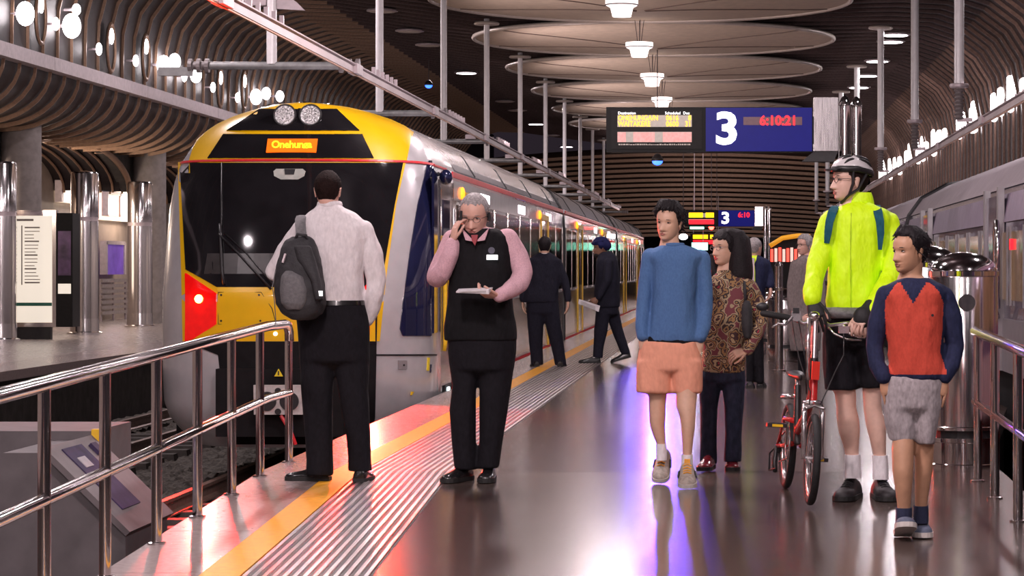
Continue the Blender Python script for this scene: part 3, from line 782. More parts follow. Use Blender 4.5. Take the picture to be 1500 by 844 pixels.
# ================================================================== domed steel drums and posts on the platform
def drum(x, y, r, h, label, cat='bin'):
    z = zf(y)
    t = thing('domed_drum', (x, y, z), label, cat, 'domed steel drums on the platform')
    MB().lathe([(r * 1.0, 0.0), (r * 1.0, 0.02), (r * 0.97, 0.025), (r * 0.97, 0.16), (r * 1.02, 0.165), (r * 1.02, 0.19), (r * 0.9, 0.195)], (x, y, z), 36).build('plinth', m_chrome, t, smooth='auto')
    MB().lathe([(r * 0.88, 0.195), (r * 0.88, 0.24)], (x, y, z), 30).build('recess', m_black, t)
    MB().lathe([(r * 1.02, 0.24), (r * 1.02, 0.26), (r, 0.265), (r, h - 0.14), (r * 0.985, h - 0.13)], (x, y, z), 40).build('drum_body', m_steel, t, smooth='auto')
    MB().lathe([(r * 1.03, h - 0.13), (r * 1.03, h - 0.10), (r * 0.98, h - 0.095)] + [(r * 0.97 * math.cos(a), h - 0.095 + 0.12 * math.sin(a)) for a in (0.15, 0.4, 0.7, 1.0, 1.25, 1.5)], (x, y, z), 40).build('dome', m_chrome, t, smooth='auto')
    MB().disc((x, y - r, z + h - 0.30), 0.055, (0, 1, 0), 0.012, 20).build('emblem', m_steel, t)
    return t
c = P(1414, 690, 15.9)
drum(1.50, 15.9, 0.222, 1.36, 'large domed stainless drum standing at the end of the barrier')
drum(1.43, 17.9, 0.222, 1.42, 'domed stainless drum standing behind the one at the barrier end')
g = ground(1170, 590)
for px, Y, h, lb in ((1150, 33.5, 0.98, 'stainless drum with flat lit top behind the grey haired person'), (1128, 36.5, 1.0, 'stainless drum between the safety vest worker and the grey haired person'), (1178, 39.0, 1.05, 'stainless drum hidden partly by the grey haired person')):
    x = (px - CX) * Y / FP
    drum(x, Y, 0.24, h, lb)
for px, Y in ((1141, 30.5), (1096, 60), (1108, 66)):
    x = (px - CX) * Y / FP
    t = thing('steel_post', (x, Y, 0), {1141: 'slim stainless post standing between the drums and the grey haired person', 1096: 'slim stainless post standing far behind the safety vest worker', 1108: 'slim stainless post hidden mostly by the safety vest worker'}[px], 'post', 'slim stainless posts')
    MB().lathe([(0.09, 0), (0.09, 0.02), (0.05, 0.025), (0.05, 1.3), (0.055, 1.31), (0.03, 1.36), (0.005, 1.37)], (x, Y, 0), 18).build('shaft', m_chrome, t, smooth='auto')
    MB().lathe([(0.06, 1.0), (0.06, 1.04)], (x, Y, 0), 18).build('collar', m_steel, t)

# ================================================================== opposite platform furniture
def tall_col(px, py, label):
    Y = FP * CH / (py - CY); x = (px - CX) * Y / FP
    t = thing('steel_column', (x, Y, 0), label, 'column', 'stainless columns across the tracks')
    MB().lathe([(0.34, 0), (0.34, 0.03), (0.28, 0.05), (0.27, 0.30)], (x, Y, 0), 28).build('foot', m_steel, t, smooth='auto')
    MB().lathe([(0.265, 0.30), (0.265, 2.2)], (x, Y, 0), 32).build('lower_shell', m_steel, t, smooth='auto')
    MB().lathe([(0.255, 2.2), (0.255, 2.28)], (x, Y, 0), 32).build('joint', m_trim, t, smooth='auto')
    MB().lathe([(0.265, 2.28), (0.265, 3.12), (0.24, 3.16), (0.05, 3.18)], (x, Y, 0), 32).build('upper_shell', m_steel, t, smooth='auto')
tall_col(124, 489, 'stainless column beside the white timetable board')
tall_col(205, 479, 'stainless column nearest the yellow fronted train across the tracks')
tall_col(2, 499, 'stainless column on the far side of the white timetable board')
m_board = M('board_white', (0.80, 0.76, 0.68), 0.4, 0, 0.04, 4, emit=(1.0, 0.90, 0.74), estr=0.42)
m_boardline = M('board_print', (0.25, 0.22, 0.2), 0.5)
m_boardgreen = M('board_green', (0.02, 0.13, 0.09), 0.5)
Y = 44.3
a = P(12, 308, Y); b = P(82, 482, Y); zt = a.z
t = thing('timetable_board', ((a.x + b.x) / 2, Y, 0), 'white lit timetable board with green strip in a steel frame', 'notice board')
MB().box((a.x, Y, 0.22), (b.x, Y + 0.16, zt)).build('frame', m_steel, t)
MB().box((a.x + 0.07, Y - 0.012, 0.30), (b.x - 0.07, Y, zt - 0.10)).build('white_panel', m_board, t)
MB().box((a.x + 0.07, Y - 0.016, 0.60), (b.x - 0.07, Y - 0.012, 0.66)).build('green_strip', m_boardgreen, t)
m = MB(); random.seed(2); m.box((a.x + 0.24, Y - 0.016, 0.98), (a.x + 0.26, Y - 0.012, 2.05))
for i in range(17):
    z = 2.0 - i * 0.062; m.box((a.x + 0.30, Y - 0.016, z), (a.x + 0.30 + random.uniform(0.16, 0.28), Y - 0.012, z + (0.026 if i % 4 == 0 else 0.014)))
m.box((a.x + 0.13, Y - 0.016, 2.13), (a.x + 0.46, Y - 0.012, 2.17)); m.build('timetable_print', m_boardline, t)
MB().box((a.x + 0.15, Y + 0.02, 0), (b.x - 0.1, Y + 0.14, 0.22)).build('plinth', m_black, t)
pa = P(86, 316, 45.2); pb = P(103, 478, 45.2)
m_poster = M('poster', (0.10, 0.05, 0.12), 0.3, 0, 0.9, 3)
MB().box((b.x + 0.01, Y + 0.0, 0.22), (b.x + 0.30, Y + 0.5, zt - 0.05)).build('side_cabinet', m_signgrey, t)
MB().box((b.x + 0.04, Y - 0.012, 1.15), (b.x + 0.27, Y, 1.95)).build('side_poster', m_poster, t)
MB().box((b.x + 0.04, Y - 0.012, 0.82), (b.x + 0.27, Y, 1.0)).build('side_notice', m_board, t)
# lit shop fronts and stairs behind
m_shopw = M('shop_glow', (0.85, 0.78, 0.7), 0.5, 0, 0.15, 2, emit=(1.0, 0.80, 0.62), estr=0.9)
m_shopo = M('shop_orange', (0.8, 0.35, 0.22), 0.5, 0, 0.1, 2, emit=(1.0, 0.42, 0.28), estr=0.7)
m_shopp = M('shop_purple', (0.10, 0.05, 0.28), 0.4, 0, 0.4, 3, emit=(0.2, 0.08, 0.5), estr=0.25)
def at_x(px, py, X):
    Y = FP * X / (px - CX); return P(px, py, Y)
def lit_panel(name, px0, py0, px1, py1, X, mat, label, cat):
    A = at_x(px0, py0, X); B = at_x(px1, py1, X)
    zt, zb = max(A.z, 0.2), max(B.z, 0.0)
    t = thing(name, (X, (A.y + B.y) / 2, zb), label, cat)
    MB().box((X - 0.12, A.y, zb), (X, B.y, zt)).build('lit_face', mat, t)
    for y in (A.y, B.y): MB().box((X - 0.13, y - 0.08, zb), (X + 0.03, y + 0.08, zt + 0.06)).build('side_frame', m_trim, t)
    MB().box((X - 0.13, A.y, zt), (X + 0.03, B.y, zt + 0.09)).build('head_frame', m_trim, t)
lit_panel('shop_sign', 90, 245, 132, 300, -15.42, m_shopw, 'pale lit shop fascia behind the steel columns', 'shop sign')
lit_panel('shop_sign', 142, 275, 190, 325, -15.42, m_shopw, 'cream lit panel between the steel columns', 'shop sign')
lit_panel('shop_sign', 158, 285, 176, 318, -15.2, m_shopo, 'orange lit panel between the steel columns', 'shop sign')
lit_panel('poster_panel', 155, 358, 182, 402, -15.3, m_shopp, 'purple poster between the steel columns', 'poster')
lit_panel('shop_sign', -20, 240, 14, 430, -15.42, m_shopw, 'warm lit shop window beside the timetable board', 'shop window')
t = thing('lit_strip_lamp', at_x(150, 268, -14.9), 'bright white strip lamp above the steel columns', 'lamp')
c = at_x(150, 268, -14.9); MB().box((c.x - 0.1, c.y - 0.9, c.z - 0.09), (c.x + 0.1, c.y + 0.9, c.z + 0.07)).build('diffuser', m_glow, t)
MB().box((c.x - 0.12, c.y - 0.95, c.z + 0.07), (c.x + 0.12, c.y + 0.95, c.z + 0.14)).build('housing', m_trim, t)
for y in (-.6, .6): MB().tube([(c.x, c.y + y, c.z + .1), (c.x, c.y + y, 3.9)], 0.012, 6).build('hanger', m_trim, t)
c = at_x(170, 430, -15.1)
t = thing('slatted_screen', (c.x, c.y, 0), 'low pale slatted screen below the purple poster across the tracks', 'screen')
for i in range(7):
    MB().box((c.x - 0.05, c.y - 1.3, 0.16 + 0.13 * i), (c.x, c.y + 1.3, 0.24 + 0.13 * i)).build('slat', m_leftplat, t)
for dy in (-1.2, 0, 1.2): MB().box((c.x - 0.09, c.y + dy - 0.04, 0), (c.x - 0.05, c.y + dy + 0.04, 1.02)).build('upright', m_trim, t)
for y, pw in ((36, 220), (46, 260), (52, 300), (62, 220)):
    lamp('shop_light', 'POINT', (-14.75, y, 2.85), pw * 0.45, (1.0, 0.80, 0.64), 0.2)

# ================================================================== trackside cabinet by the barrier
m_cab = M('cabinet_grey', (0.11, 0.095, 0.10), 0.6, 0, 0.15, 8, bump=0.05)
m_cabp = M('cabinet_plate', (0.03, 0.018, 0.06), 0.85, 0, 0.3, 12)
Yc = 12.6
A = lambda px, py, Y: P(px, py, Y)
t = thing('trackside_cabinet', (-3.45, Yc, -0.97), 'grey trackside cabinet with sloping purple labelled lid behind the barrier', 'cabinet')
# sloping lid: high at the back, falling towards the platform
x0, x1 = A(30, 0, 12.6).x, A(212, 0, 12.6).x
zt_, zl = A(0, 655, 12.6).z, A(0, 770, 12.6).z
xt = A(95, 0, 12.6).x
MB().prism([Vector((x0, 12.2, -0.97)), Vector((x1, 12.2, -0.97)), Vector((x1, 12.2, zl)), Vector((xt, 12.2, zt_)), Vector((x0 + 0.03, 12.2, zt_)), Vector((x0, 12.2, zt_ - 0.05))], (0, 0.9, 0)).build('cabinet_body', m_cab, t)
n = Vector((-(zl - zt_), 0, (x1 - xt))).normalized()
def lid(u0, u1, v0, v1, off, h):
    e = Vector((x1 - xt, 0, zl - zt_)); o = Vector((xt, 12.2, zt_)) + n * off
    return [o + e * u0 + Vector((0, v0, 0)), o + e * u1 + Vector((0, v0, 0)), o + e * u1 + Vector((0, v1, 0)), o + e * u0 + Vector((0, v1, 0))]
MB().prism(lid(-0.02, 1.02, -0.03, 0.93, 0.0, 0), n * 0.03).build('lid', M('cabinet_lid', (0.13, 0.11, 0.115), 0.7, 0, 0.12, 8), t)
MB().prism(lid(0.05, 0.80, 0.18, 0.55, 0.03, 0), n * 0.006).build('label_plate', m_cabp, t)
MB().prism(lid(0.18, 0.30, 0.26, 0.40, 0.036, 0), n * 0.004).build('label_print', M('label_print', (.3, .28, .3), .7), t)
MB().prism(lid(0.08, 0.2, 0.65, 0.75, 0.03, 0), n * 0.02).build('latch', m_cabp, t)
hA = A(0, 640, 13.3); hB = A(152, 628, 13.3)
MB().box((hA.x - 0.3, 13.1, hB.z - 0.20), (hB.x, 13.9, hB.z)).build('rear_hood', m_cab, t)
MB().box((hB.x - 0.01, 13.08, hB.z - 0.20), (hB.x + 0.03, 13.14, hB.z + 0.01)).build('yellow_edge', M('yellow_edge', (0.7, 0.42, 0.02), 0.5), t)
MB().box((hA.x - 0.25, 13.15, -0.97), (hB.x - 0.05, 13.85, hB.z - 0.2)).build('rear_frame', m_black, t)
# ================================================================== the yellow fronted train
m_silver = M('train_silver', (0.58, 0.56, 0.58), 0.25, 0.25, 0.06, 6, coat=0.3)
m_roofg = M('train_roof', (0.13, 0.115, 0.125), 0.5, 0.0, 0.1, 5)
m_ty = M('train_yellow', (0.86, 0.50, 0.005), 0.32, 0, 0.05, 4, coat=0.2)
m_glassd = M('dark_glass', (0.012, 0.011, 0.013), 0.06, 0, 0.2, 4, spec=0.8)
m_glassb = M('blue_glass', (0.012, 0.014, 0.05), 0.05, 0, 0.2, 4, spec=0.9)
m_winglass = M('side_glass', (0.34, 0.30, 0.29), 0.07, 1.0, 0.4, 3, stretch=(1, 6, 0.3), bump=0.08, bscale=4)
m_mirror = M('fluted_steel', (0.74, 0.68, 0.66), 0.13, 1.0, 0.12, 30, stretch=(1, 8, 0.05), bump=0.35, bscale=9)
m_redline = M('train_red', (0.70, 0.03, 0.04), 0.35)
m_under = M('underframe', (0.007, 0.006, 0.007), 0.7, 0, 0.3, 10, spec=.2)
m_skirt = M('skirt_grey', (0.30, 0.28, 0.29), 0.4, 0.2, 0.1, 8)
m_doory = M('door_yellow', (0.85, 0.52, 0.02), 0.35)
m_lens = M('lamp_lens', (0.6, 0.6, 0.6), 0.2, 0.6, 0.8, 60, bump=1.0, bscale=60)
m_tail = M('tail_lamp', (0.30, 0.004, 0.004), 0.12, 0, 0.25, 14, emit=(1.0, 0.004, 0.004), estr=0.45, coat=0.5)
m_tailhot = M('tail_lamp_core', (1, 0.4, 0.1), 0.3, 0, 0.02, 10, emit=(1.0, 0.16, 0.02), estr=60)
m_cantglare = M('cantrail_glare', (0.85, 0.8, 0.82), 0.3, 0, 0.05, 4, emit=(1.0, 0.90, 0.95), estr=4)  # glow standing in for white glare on the cantrail
TX = T1
HW = [(-0.50, 1.05), (-0.35, 1.22), (-0.22, 1.31), (-0.05, 1.35), (0.3, 1.36), (1.0, 1.36), (1.9, 1.36), (2.15, 1.34), (2.36, 1.29), (2.5, 1.22), (2.6, 1.16), (2.70, 1.06), (2.77, 0.96), (2.84, 0.81), (2.90, 0.63), (2.94, 0.47), (2.965, 0.28), (2.98, 0.02)]
YCT = [(-0.50, 24.35), (-0.22, 24.1), (0.0, 24.0), (1.0, 24.0), (1.6, 24.2), (2.3, 24.5), (2.6, 24.70), (2.85, 24.88), (2.94, 25.0), (2.98, 25.25)]
def lerp_tab(tab, z):
    if z <= tab[0][0]: return tab[0][1]
    for (a, b), (c, d) in zip(tab[:-1], tab[1:]):
        if z <= c: return b + (d - b) * (z - a) / (c - a)
    return tab[-1][1]
NP, ND = 2.6, 1.1
def nose_y(x, z):
    hw = lerp_tab(HW, z); u = min(1.0, abs(x) / max(hw, 1e-4))
    return lerp_tab(YCT, z) + ND * (1 - (max(0.0, 1 - u ** NP)) ** (1 / NP))
def nose_at(px, py):
    Y = 24.4
    for _ in range(60):
        p = P(px, py, Y); Y = 0.5 * Y + 0.5 * nose_y(p.x - TX, p.z)
    return P(px, py, Y)
def nose_n(p):
    x, z = p.x - TX, p.z; e = 0.01
    fx = (nose_y(x + e, z) - nose_y(x - e, z)) / (2 * e); fz = (nose_y(x, z + e) - nose_y(x, z - e)) / (2 * e)
    return Vector((fx, -1, fz)).normalized()
def patch(rows, off=0.008, th=0.012, nc=14, nsub=4):
    """closed thin panel lying on the nose; rows = (py, xl, xr) in photo pixels"""
    rr = []
    for (a, b) in zip(rows[:-1], rows[1:]):
        for k in range(nsub):
            f = k / nsub; rr.append(tuple(a[i] + (b[i] - a[i]) * f for i in range(3)))
    rr.append(rows[-1])
    out, inn = [], []
    for py, xl, xr in rr:
        ro, ri = [], []
        for j in range(nc + 1):
            p = nose_at(xl + (xr - xl) * j / nc, py); n = nose_n(p)
            ro.append(p + n * off); ri.append(p + n * (off - th))
        out.append(ro); inn.append(ri)
    m = MB()
    rings = [o + list(reversed(i)) for o, i in zip(out, inn)]
    m.loft(rings); return m
train = thing('commuter_train', (TX, 25, RAILZ), 'silver electric train with yellow cab front and lit Onehunga destination', 'train')
# cab shell
zs = [z for z, _ in HW]; zs = sorted(set(zs + [0.65, 1.3, 1.6, 2.0, 2.25, 2.43]))
NC = 28
body = MB(); rows = []
for z in zs:
    hw = lerp_tab(HW, z); r = []
    r.append((TX - hw, 44.2, z))
    r.append((TX - hw, 27.5, z))
    for j in range(NC + 1):
        a = -1 + 2 * j / NC; x = hw * math.sin(a * PI / 2)
        r.append((TX + x, nose_y(x, z), z))
    r.append((TX + hw, 27.5, z)); r.append((TX + hw, 44.2, z))
    rows.append(r)
body.loft(rows, caps=False, closed=False)
body.build('cab_shell', m_silver, train, smooth='auto')
# yellow roof cap
cap = MB(); rr = []
for z in [2.365, 2.42, 2.5, 2.6, 2.70, 2.77, 2.84, 2.90, 2.94, 2.965, 2.978]:
    hw = lerp_tab(HW, z); lim = min(hw, 1.10)
    r = []
    for off in (0.010, -0.004):
        q = []
        for j in range(25):
            a = -1 + 2 * j / 24; x = lim * math.sin(a * PI / 2) * 0.999
            p = Vector((TX + x, nose_y(x, z), z)); q.append(p + nose_n(p) * off)
        r += q if off > 0 else list(reversed(q))
    rr.append(r)
cap.loft(rr); cap.build('yellow_cap', m_ty, train, smooth='auto')
patch([(151.5, 396, 482), (192.5, 333, 526)], 0.018, 0.016).build('headlamp_panel', m_glassd, train, smooth='auto')
for px in (418.5, 456):
    c = nose_at(px, 171); n = Vector((0, -1, 0.25)).normalized(); o = c + n * 0.045
    hl = MB().disc(o, 0.108, n, 0.03, 28).build('headlamp', m_lens, train, smooth='auto')
    MB().torus(o + n * 0.012, 0.108, 0.010, axis=n, n=28, m=6).build('bezel', m_black, hl)
patch([(198, 328, 530), (233, 305, 547)], 0.018, 0.016).build('destination_panel', m_glassd, train, smooth='auto')
c = nose_at(428, 215); n = nose_n(c)
MB().cbox(c + n * 0.018, (0.50, 0.012, 0.165), Euler((-math.atan2(n.z, -n.y), 0, 0)).to_matrix()).build('display_glow', M('display_glow', (0.3, 0.06, 0.01), 0.4, 0, 0.3, 8, emit=(1.0, 0.13, 0.0), estr=1.1), train)
place_text('destination_text', 'Onehunga', 0.105, c + n * 0.034 + Vector((0, 0, 0.0)), m_led_y, train, bold=0.003, lean=-0.25, spacing=0.92)
# red line under the cap
rl = []
for off in (0.014, 0.0):
    q = []
    for j in range(41):
        a = -1 + 2 * j / 40; x = 1.29 * math.sin(a * PI / 2) * 0.998
        q.append((x, off))
    rl.append(q)
m = MB(); rings = []
for j in range(41):
    a = -1 + 2 * j / 40; x = 1.292 * math.sin(a * PI / 2) * 0.998
    rng = []
    for z, off in ((2.345, 0.014), (2.365, 0.014), (2.365, -0.01), (2.345, -0.01)):
        p = Vector((TX + x, nose_y(x, z), z)); rng.append(p + nose_n(p) * off)
    rings.append(rng)
m.loft(rings); m.build('red_stripe', m_redline, train)
for s in (1, -1):
    X = TX + s * 1.355
    MB().box((X - 0.075 if s > 0 else X + 0.05, 25.6, 2.345), (X - 0.05 if s > 0 else X + 0.075, 26.7, 2.365)).build('red_stripe', m_redline, train)
pass
# yellow mask around the windscreen, then windscreen
patch([(238, 261, 594), (300, 263, 580), (402, 266, 566), (500, 268, 556)], 0.006, 0.012, 20).build('yellow_mask', m_ty, train, smooth='auto')
patch([(239.5, 265, 589.5), (300, 268, 577.5), (395, 273, 561.5), (408, 296, 558), (421.5, 319, 553)], 0.014, 0.01, 22).build('windscreen', m_glassd, train, smooth='auto')
patch([(421.5, 535, 553), (445, 538, 552.5), (505, 540, 551)], 0.014, 0.01, 6).build('black_corner', m_glassd, train, smooth='auto')
m_dim = M('cab_interior', (0.035, 0.03, 0.03), 0.35, 0, 0.3, 10)
# things seen behind the glass: sun visor, seat hoops, desk edge
vz = patch([(248.5, 405, 444), (252, 401, 448), (259, 402, 446), (264, 412, 437)], 0.018, 0.006, 8, 2); vz.build('visor', M('visor_grey', (0.42, 0.44, 0.40), 0.4), train)
patch([(249, 417, 433), (257, 418, 431)], 0.022, 0.004, 4, 2).build('visor_slot', m_black, train)
patch([(372, 305, 530), (402, 300, 540)], 0.0165, 0.003, 10, 2).build('desk_edge', m_dim, train)
def on_glass(pts, r, name, mat, off=0.03):
    q = [nose_at(x, y) for x, y in pts]; q = [p + nose_n(p) * off for p in q]
    return MB().tube(q, r, 7).build(name, mat, train, smooth=True)
on_glass([(327, 241), (326, 330), (323, 345)], 0.009, 'wiper_arm', m_black)
on_glass([(323, 345), (350, 372), (398, 425)], 0.013, 'wiper_arm', m_black, 0.035)
on_glass([(330, 343), (360, 370), (402, 420)], 0.008, 'wiper_arm', m_black, 0.035)
on_glass([(324, 330), (325, 352), (327, 400), (330, 418)], 0.016, 'wiper_blade', m_black, 0.03)
# lower yellow panel
patch([(421.5, 319, 548), (430, 320, 548), (470, 320, 549), (478, 318, 549), (500, 271, 549)], 0.016, 0.012, 16).build('yellow_panel', m_ty, train, smooth='auto')
on_glass([(321, 429), (383, 429), (399, 452), (405, 475), (321, 475), (321, 429)], 0.004, 'hatch_line', m_black, 0.017)
for x, y in ((325, 433), (380, 433), (325, 470), (382, 470)):
    p = nose_at(x, y); MB().disc(p + nose_n(p) * 0.018, 0.010, nose_n(p), 0.008, 10).build('hatch_bolt', m_black, train)
patch([(401, 272.5, 275), (430, 273, 317.5), (475, 273, 317.5), (503, 272.5, 275)], 0.018, 0.02, 8).build('tail_lamp', m_tail, train, smooth='auto')
c = nose_at(293, 438); MB().sphere(c + nose_n(c) * 0.02, 0.042, 12, 8).build('tail_lamp_core', m_tailhot, train, smooth=True)
patch([(415, 538, 541), (435, 522, 541), (470, 522, 541), (490, 538, 541)], 0.018, 0.02, 6).build('tail_lamp', m_tail, train, smooth='auto')
c = nose_at(531, 440); MB().sphere(c + nose_n(c) * 0.02, 0.042, 12, 8).build('tail_lamp_core', m_tailhot, train, smooth=True)
lamp('tail_light', 'SPOT', nose_at(293, 438) + Vector((0.02, -0.10, -0.02)), 1200, (1.0, 0.03, 0.02), 0.05, spot=1.9, rot=Vector((0.30, -1, -0.10)).to_track_quat('-Z', 'Y').to_euler())
lamp('tail_light', 'SPOT', nose_at(531, 440) + Vector((0.05, -0.10, -0.02)), 1050, (1.0, 0.03, 0.02), 0.05, spot=1.5, rot=Vector((0.10, -1, -0.16)).to_track_quat('-Z', 'Y').to_euler())
p = nose_at(404, 489); MB().disc(p + nose_n(p) * 0.02, 0.02, nose_n(p), 0.012, 12).build('round_badge', m_signw, train)
# bumper, coupler
patch([(500.5, 271, 551), (520, 320, 551), (610, 330, 549), (650, 335, 545)], 0.012, 0.03, 14).build('bumper_mask', m_under, train, smooth='auto')
MB().box((TX - 0.62, 23.9, -0.36), (TX + 0.62, 24.6, 0.30)).build('coupler_pocket', m_under, train)
cz = 1.28 - (588 - 393) * 23.7 / 3600
cx0 = (407 - 1072) * 23.7 / 3600
pl = MB(); pl.prism([Vector((cx0 - 0.235, 23.72, cz - 0.13)), Vector((cx0 + 0.235, 23.72, cz - 0.13)), Vector((cx0 + 0.235, 23.72, cz + 0.10)), Vector((cx0 + 0.21, 23.72, cz + 0.155)), Vector((cx0 - 0.24, 23.72, cz + 0.155))], (0, 0.06, 0))
cp = pl.build('coupler_plate', M('coupler_white', (0.55, 0.52, 0.5), 0.4, 0.2, 0.15, 20), train)
for s in (-1, 1):
    MB().disc((cx0 + s * 0.108, 23.71, cz + 0.0), 0.092, (0, 1, 0), 0.02, 26).build('coupler_hole', m_black, cp)
for dz in (0.1, -0.1): MB().disc((cx0, 23.71, cz + dz), 0.03, (0, 1, 0), 0.03, 14).build('coupler_pin', m_black, cp)
MB().tube([(cx0, 23.76, cz), (cx0, 24.4, cz)], 0.12, 14).build('coupler_shank', m_under, train)
MB().tube([(cx0 + 0.02, 23.75, cz - 0.14), (cx0 + 0.12, 23.74, cz - 0.30), (cx0 + 0.16, 23.76, cz - 0.42)], 0.018, 8).build('brake_hose', m_redline, train)
w_ = P(408, 547, 23.85)
tri = [w_ + Vector((-0.042, 0, -0.03)), w_ + Vector((0.042, 0, -0.03)), w_ + Vector((0, 0, 0.045))]
m_warn = M('warning_yellow', (0.85, 0.65, 0.02), 0.4)
wt = MB().prism(tri, (0, 0.012, 0)).build('warning_triangle', m_warn, train)
MB().box((w_.x - 0.006, w_.y - 0.006, w_.z - 0.018), (w_.x + 0.006, w_.y, w_.z + 0.022)).build('warning_mark', m_black, wt)
# cab side: window, mirror bulb, door edges, cab line, hatch
def side_panel(y0, y1, z0, z1, d0, d1, m, s=1):
    X = TX + s * 1.36
    return MB().box((X + s * d0 if s > 0 else X + s * d1, y0, z0), (X + s * d1 if s > 0 else X + s * d0, y1, z1)) if s > 0 else MB().box((X - d1, y0, z0), (X - d0, y1, z1))
patch([(236, 627, 632), (250, 623, 633), (300, 611, 633), (370, 600, 633), (440, 590, 632.5), (482, 585.5, 632), (492, 589, 631)], 0.010, 0.014, 8, 3).build('cab_side_window', m_glassb, train, smooth='auto')
X = TX + 1.36
MB().box((X - 0.01, 24.98, 0.62), (X + 0.014, 25.32, 2.30)).build('cab_side_window', m_glassb, train)
b = Vector((X + 0.09, 25.35, 2.22)); bl = MB().sphere(b, (0.07, 0.10, 0.08), 14, 9).build('mirror_camera', m_glassb, train, smooth=True)
MB().tube([b, b + Vector((-0.12, 0.02, 0.05))], 0.02, 8).build('camera_stalk', m_black, bl)
for yy_ in (25.42, 26.55):
    MB().box((X + 0.0, yy_, 0.0), (X + 0.03, yy_ + 0.07, 2.2)).build('cab_door_edge', m_mirror, train)
    MB().tube([(X + 0.05, yy_ + 0.12, 0.42), (X + 0.06, yy_ + 0.12, 0.5), (X + 0.06, yy_ + 0.12, 1.55), (X + 0.05, yy_ + 0.12, 1.62)], 0.022, 10).build('door_handrail', m_doory, train, smooth=True)
MB().box((X - 0.01, 25.60, 0.05), (X + 0.012, 26.5, 2.25)).build('cab_door', m_mirror, train)
MB().box((X + 0.012, 25.75, 1.1), (X + 0.018, 26.35, 2.0)).build('cab_door_glass', m_glassb, train)
patch([(519, 546, 640), (521.5, 546, 640)], 0.006, 0.01, 10, 1).build('panel_gap', m_black, train)
patch([(528, 583, 596), (541, 583, 596)], 0.006, 0.008, 4, 1).build('side_hatch', m_skirt, train)
p = nose_at(591, 535); MB().disc(p + nose_n(p) * 0.008, 0.010, nose_n(p), 0.008, 10).build('hatch_lock', m_black, train)
patch([(524, 626, 629), (543, 625, 628)], 0.007, 0.008, 2, 1).build('cab_emblem', m_warn, train)
patch([(534, 630, 632), (546, 629.5, 631)], 0.007, 0.008, 2, 1).build('cab_emblem', m_glassb, train)
patch([(574, 602, 606), (579, 601, 603)], 0.007, 0.008, 2, 1).build('jacking_mark', m_doory, train)
# underframe with step light beside the platform edge
MB().box((X - 0.25, 25.2, -0.45), (X - 0.02, 44.0, -0.02)).build('underframe', m_under, train)
MB().box((TX - 1.34, 25.4, -0.45), (TX - 1.1, 44.0, -0.02)).build('underframe', m_under, train)
sl = P(640, 573, 26.2)
MB().cbox((X + 0.012, 26.2, 0.0), (0.02, 0.55, 0.09)).build('step_recess', m_black, train)
MB().cbox((X + 0.02, 26.15, -0.01), (0.02, 0.16, 0.05)).build('step_light', M('step_light', (0.8, 0.95, 1), 0.3, 0, 0.02, 8, emit=(0.7, 0.95, 1.0), estr=8), train)

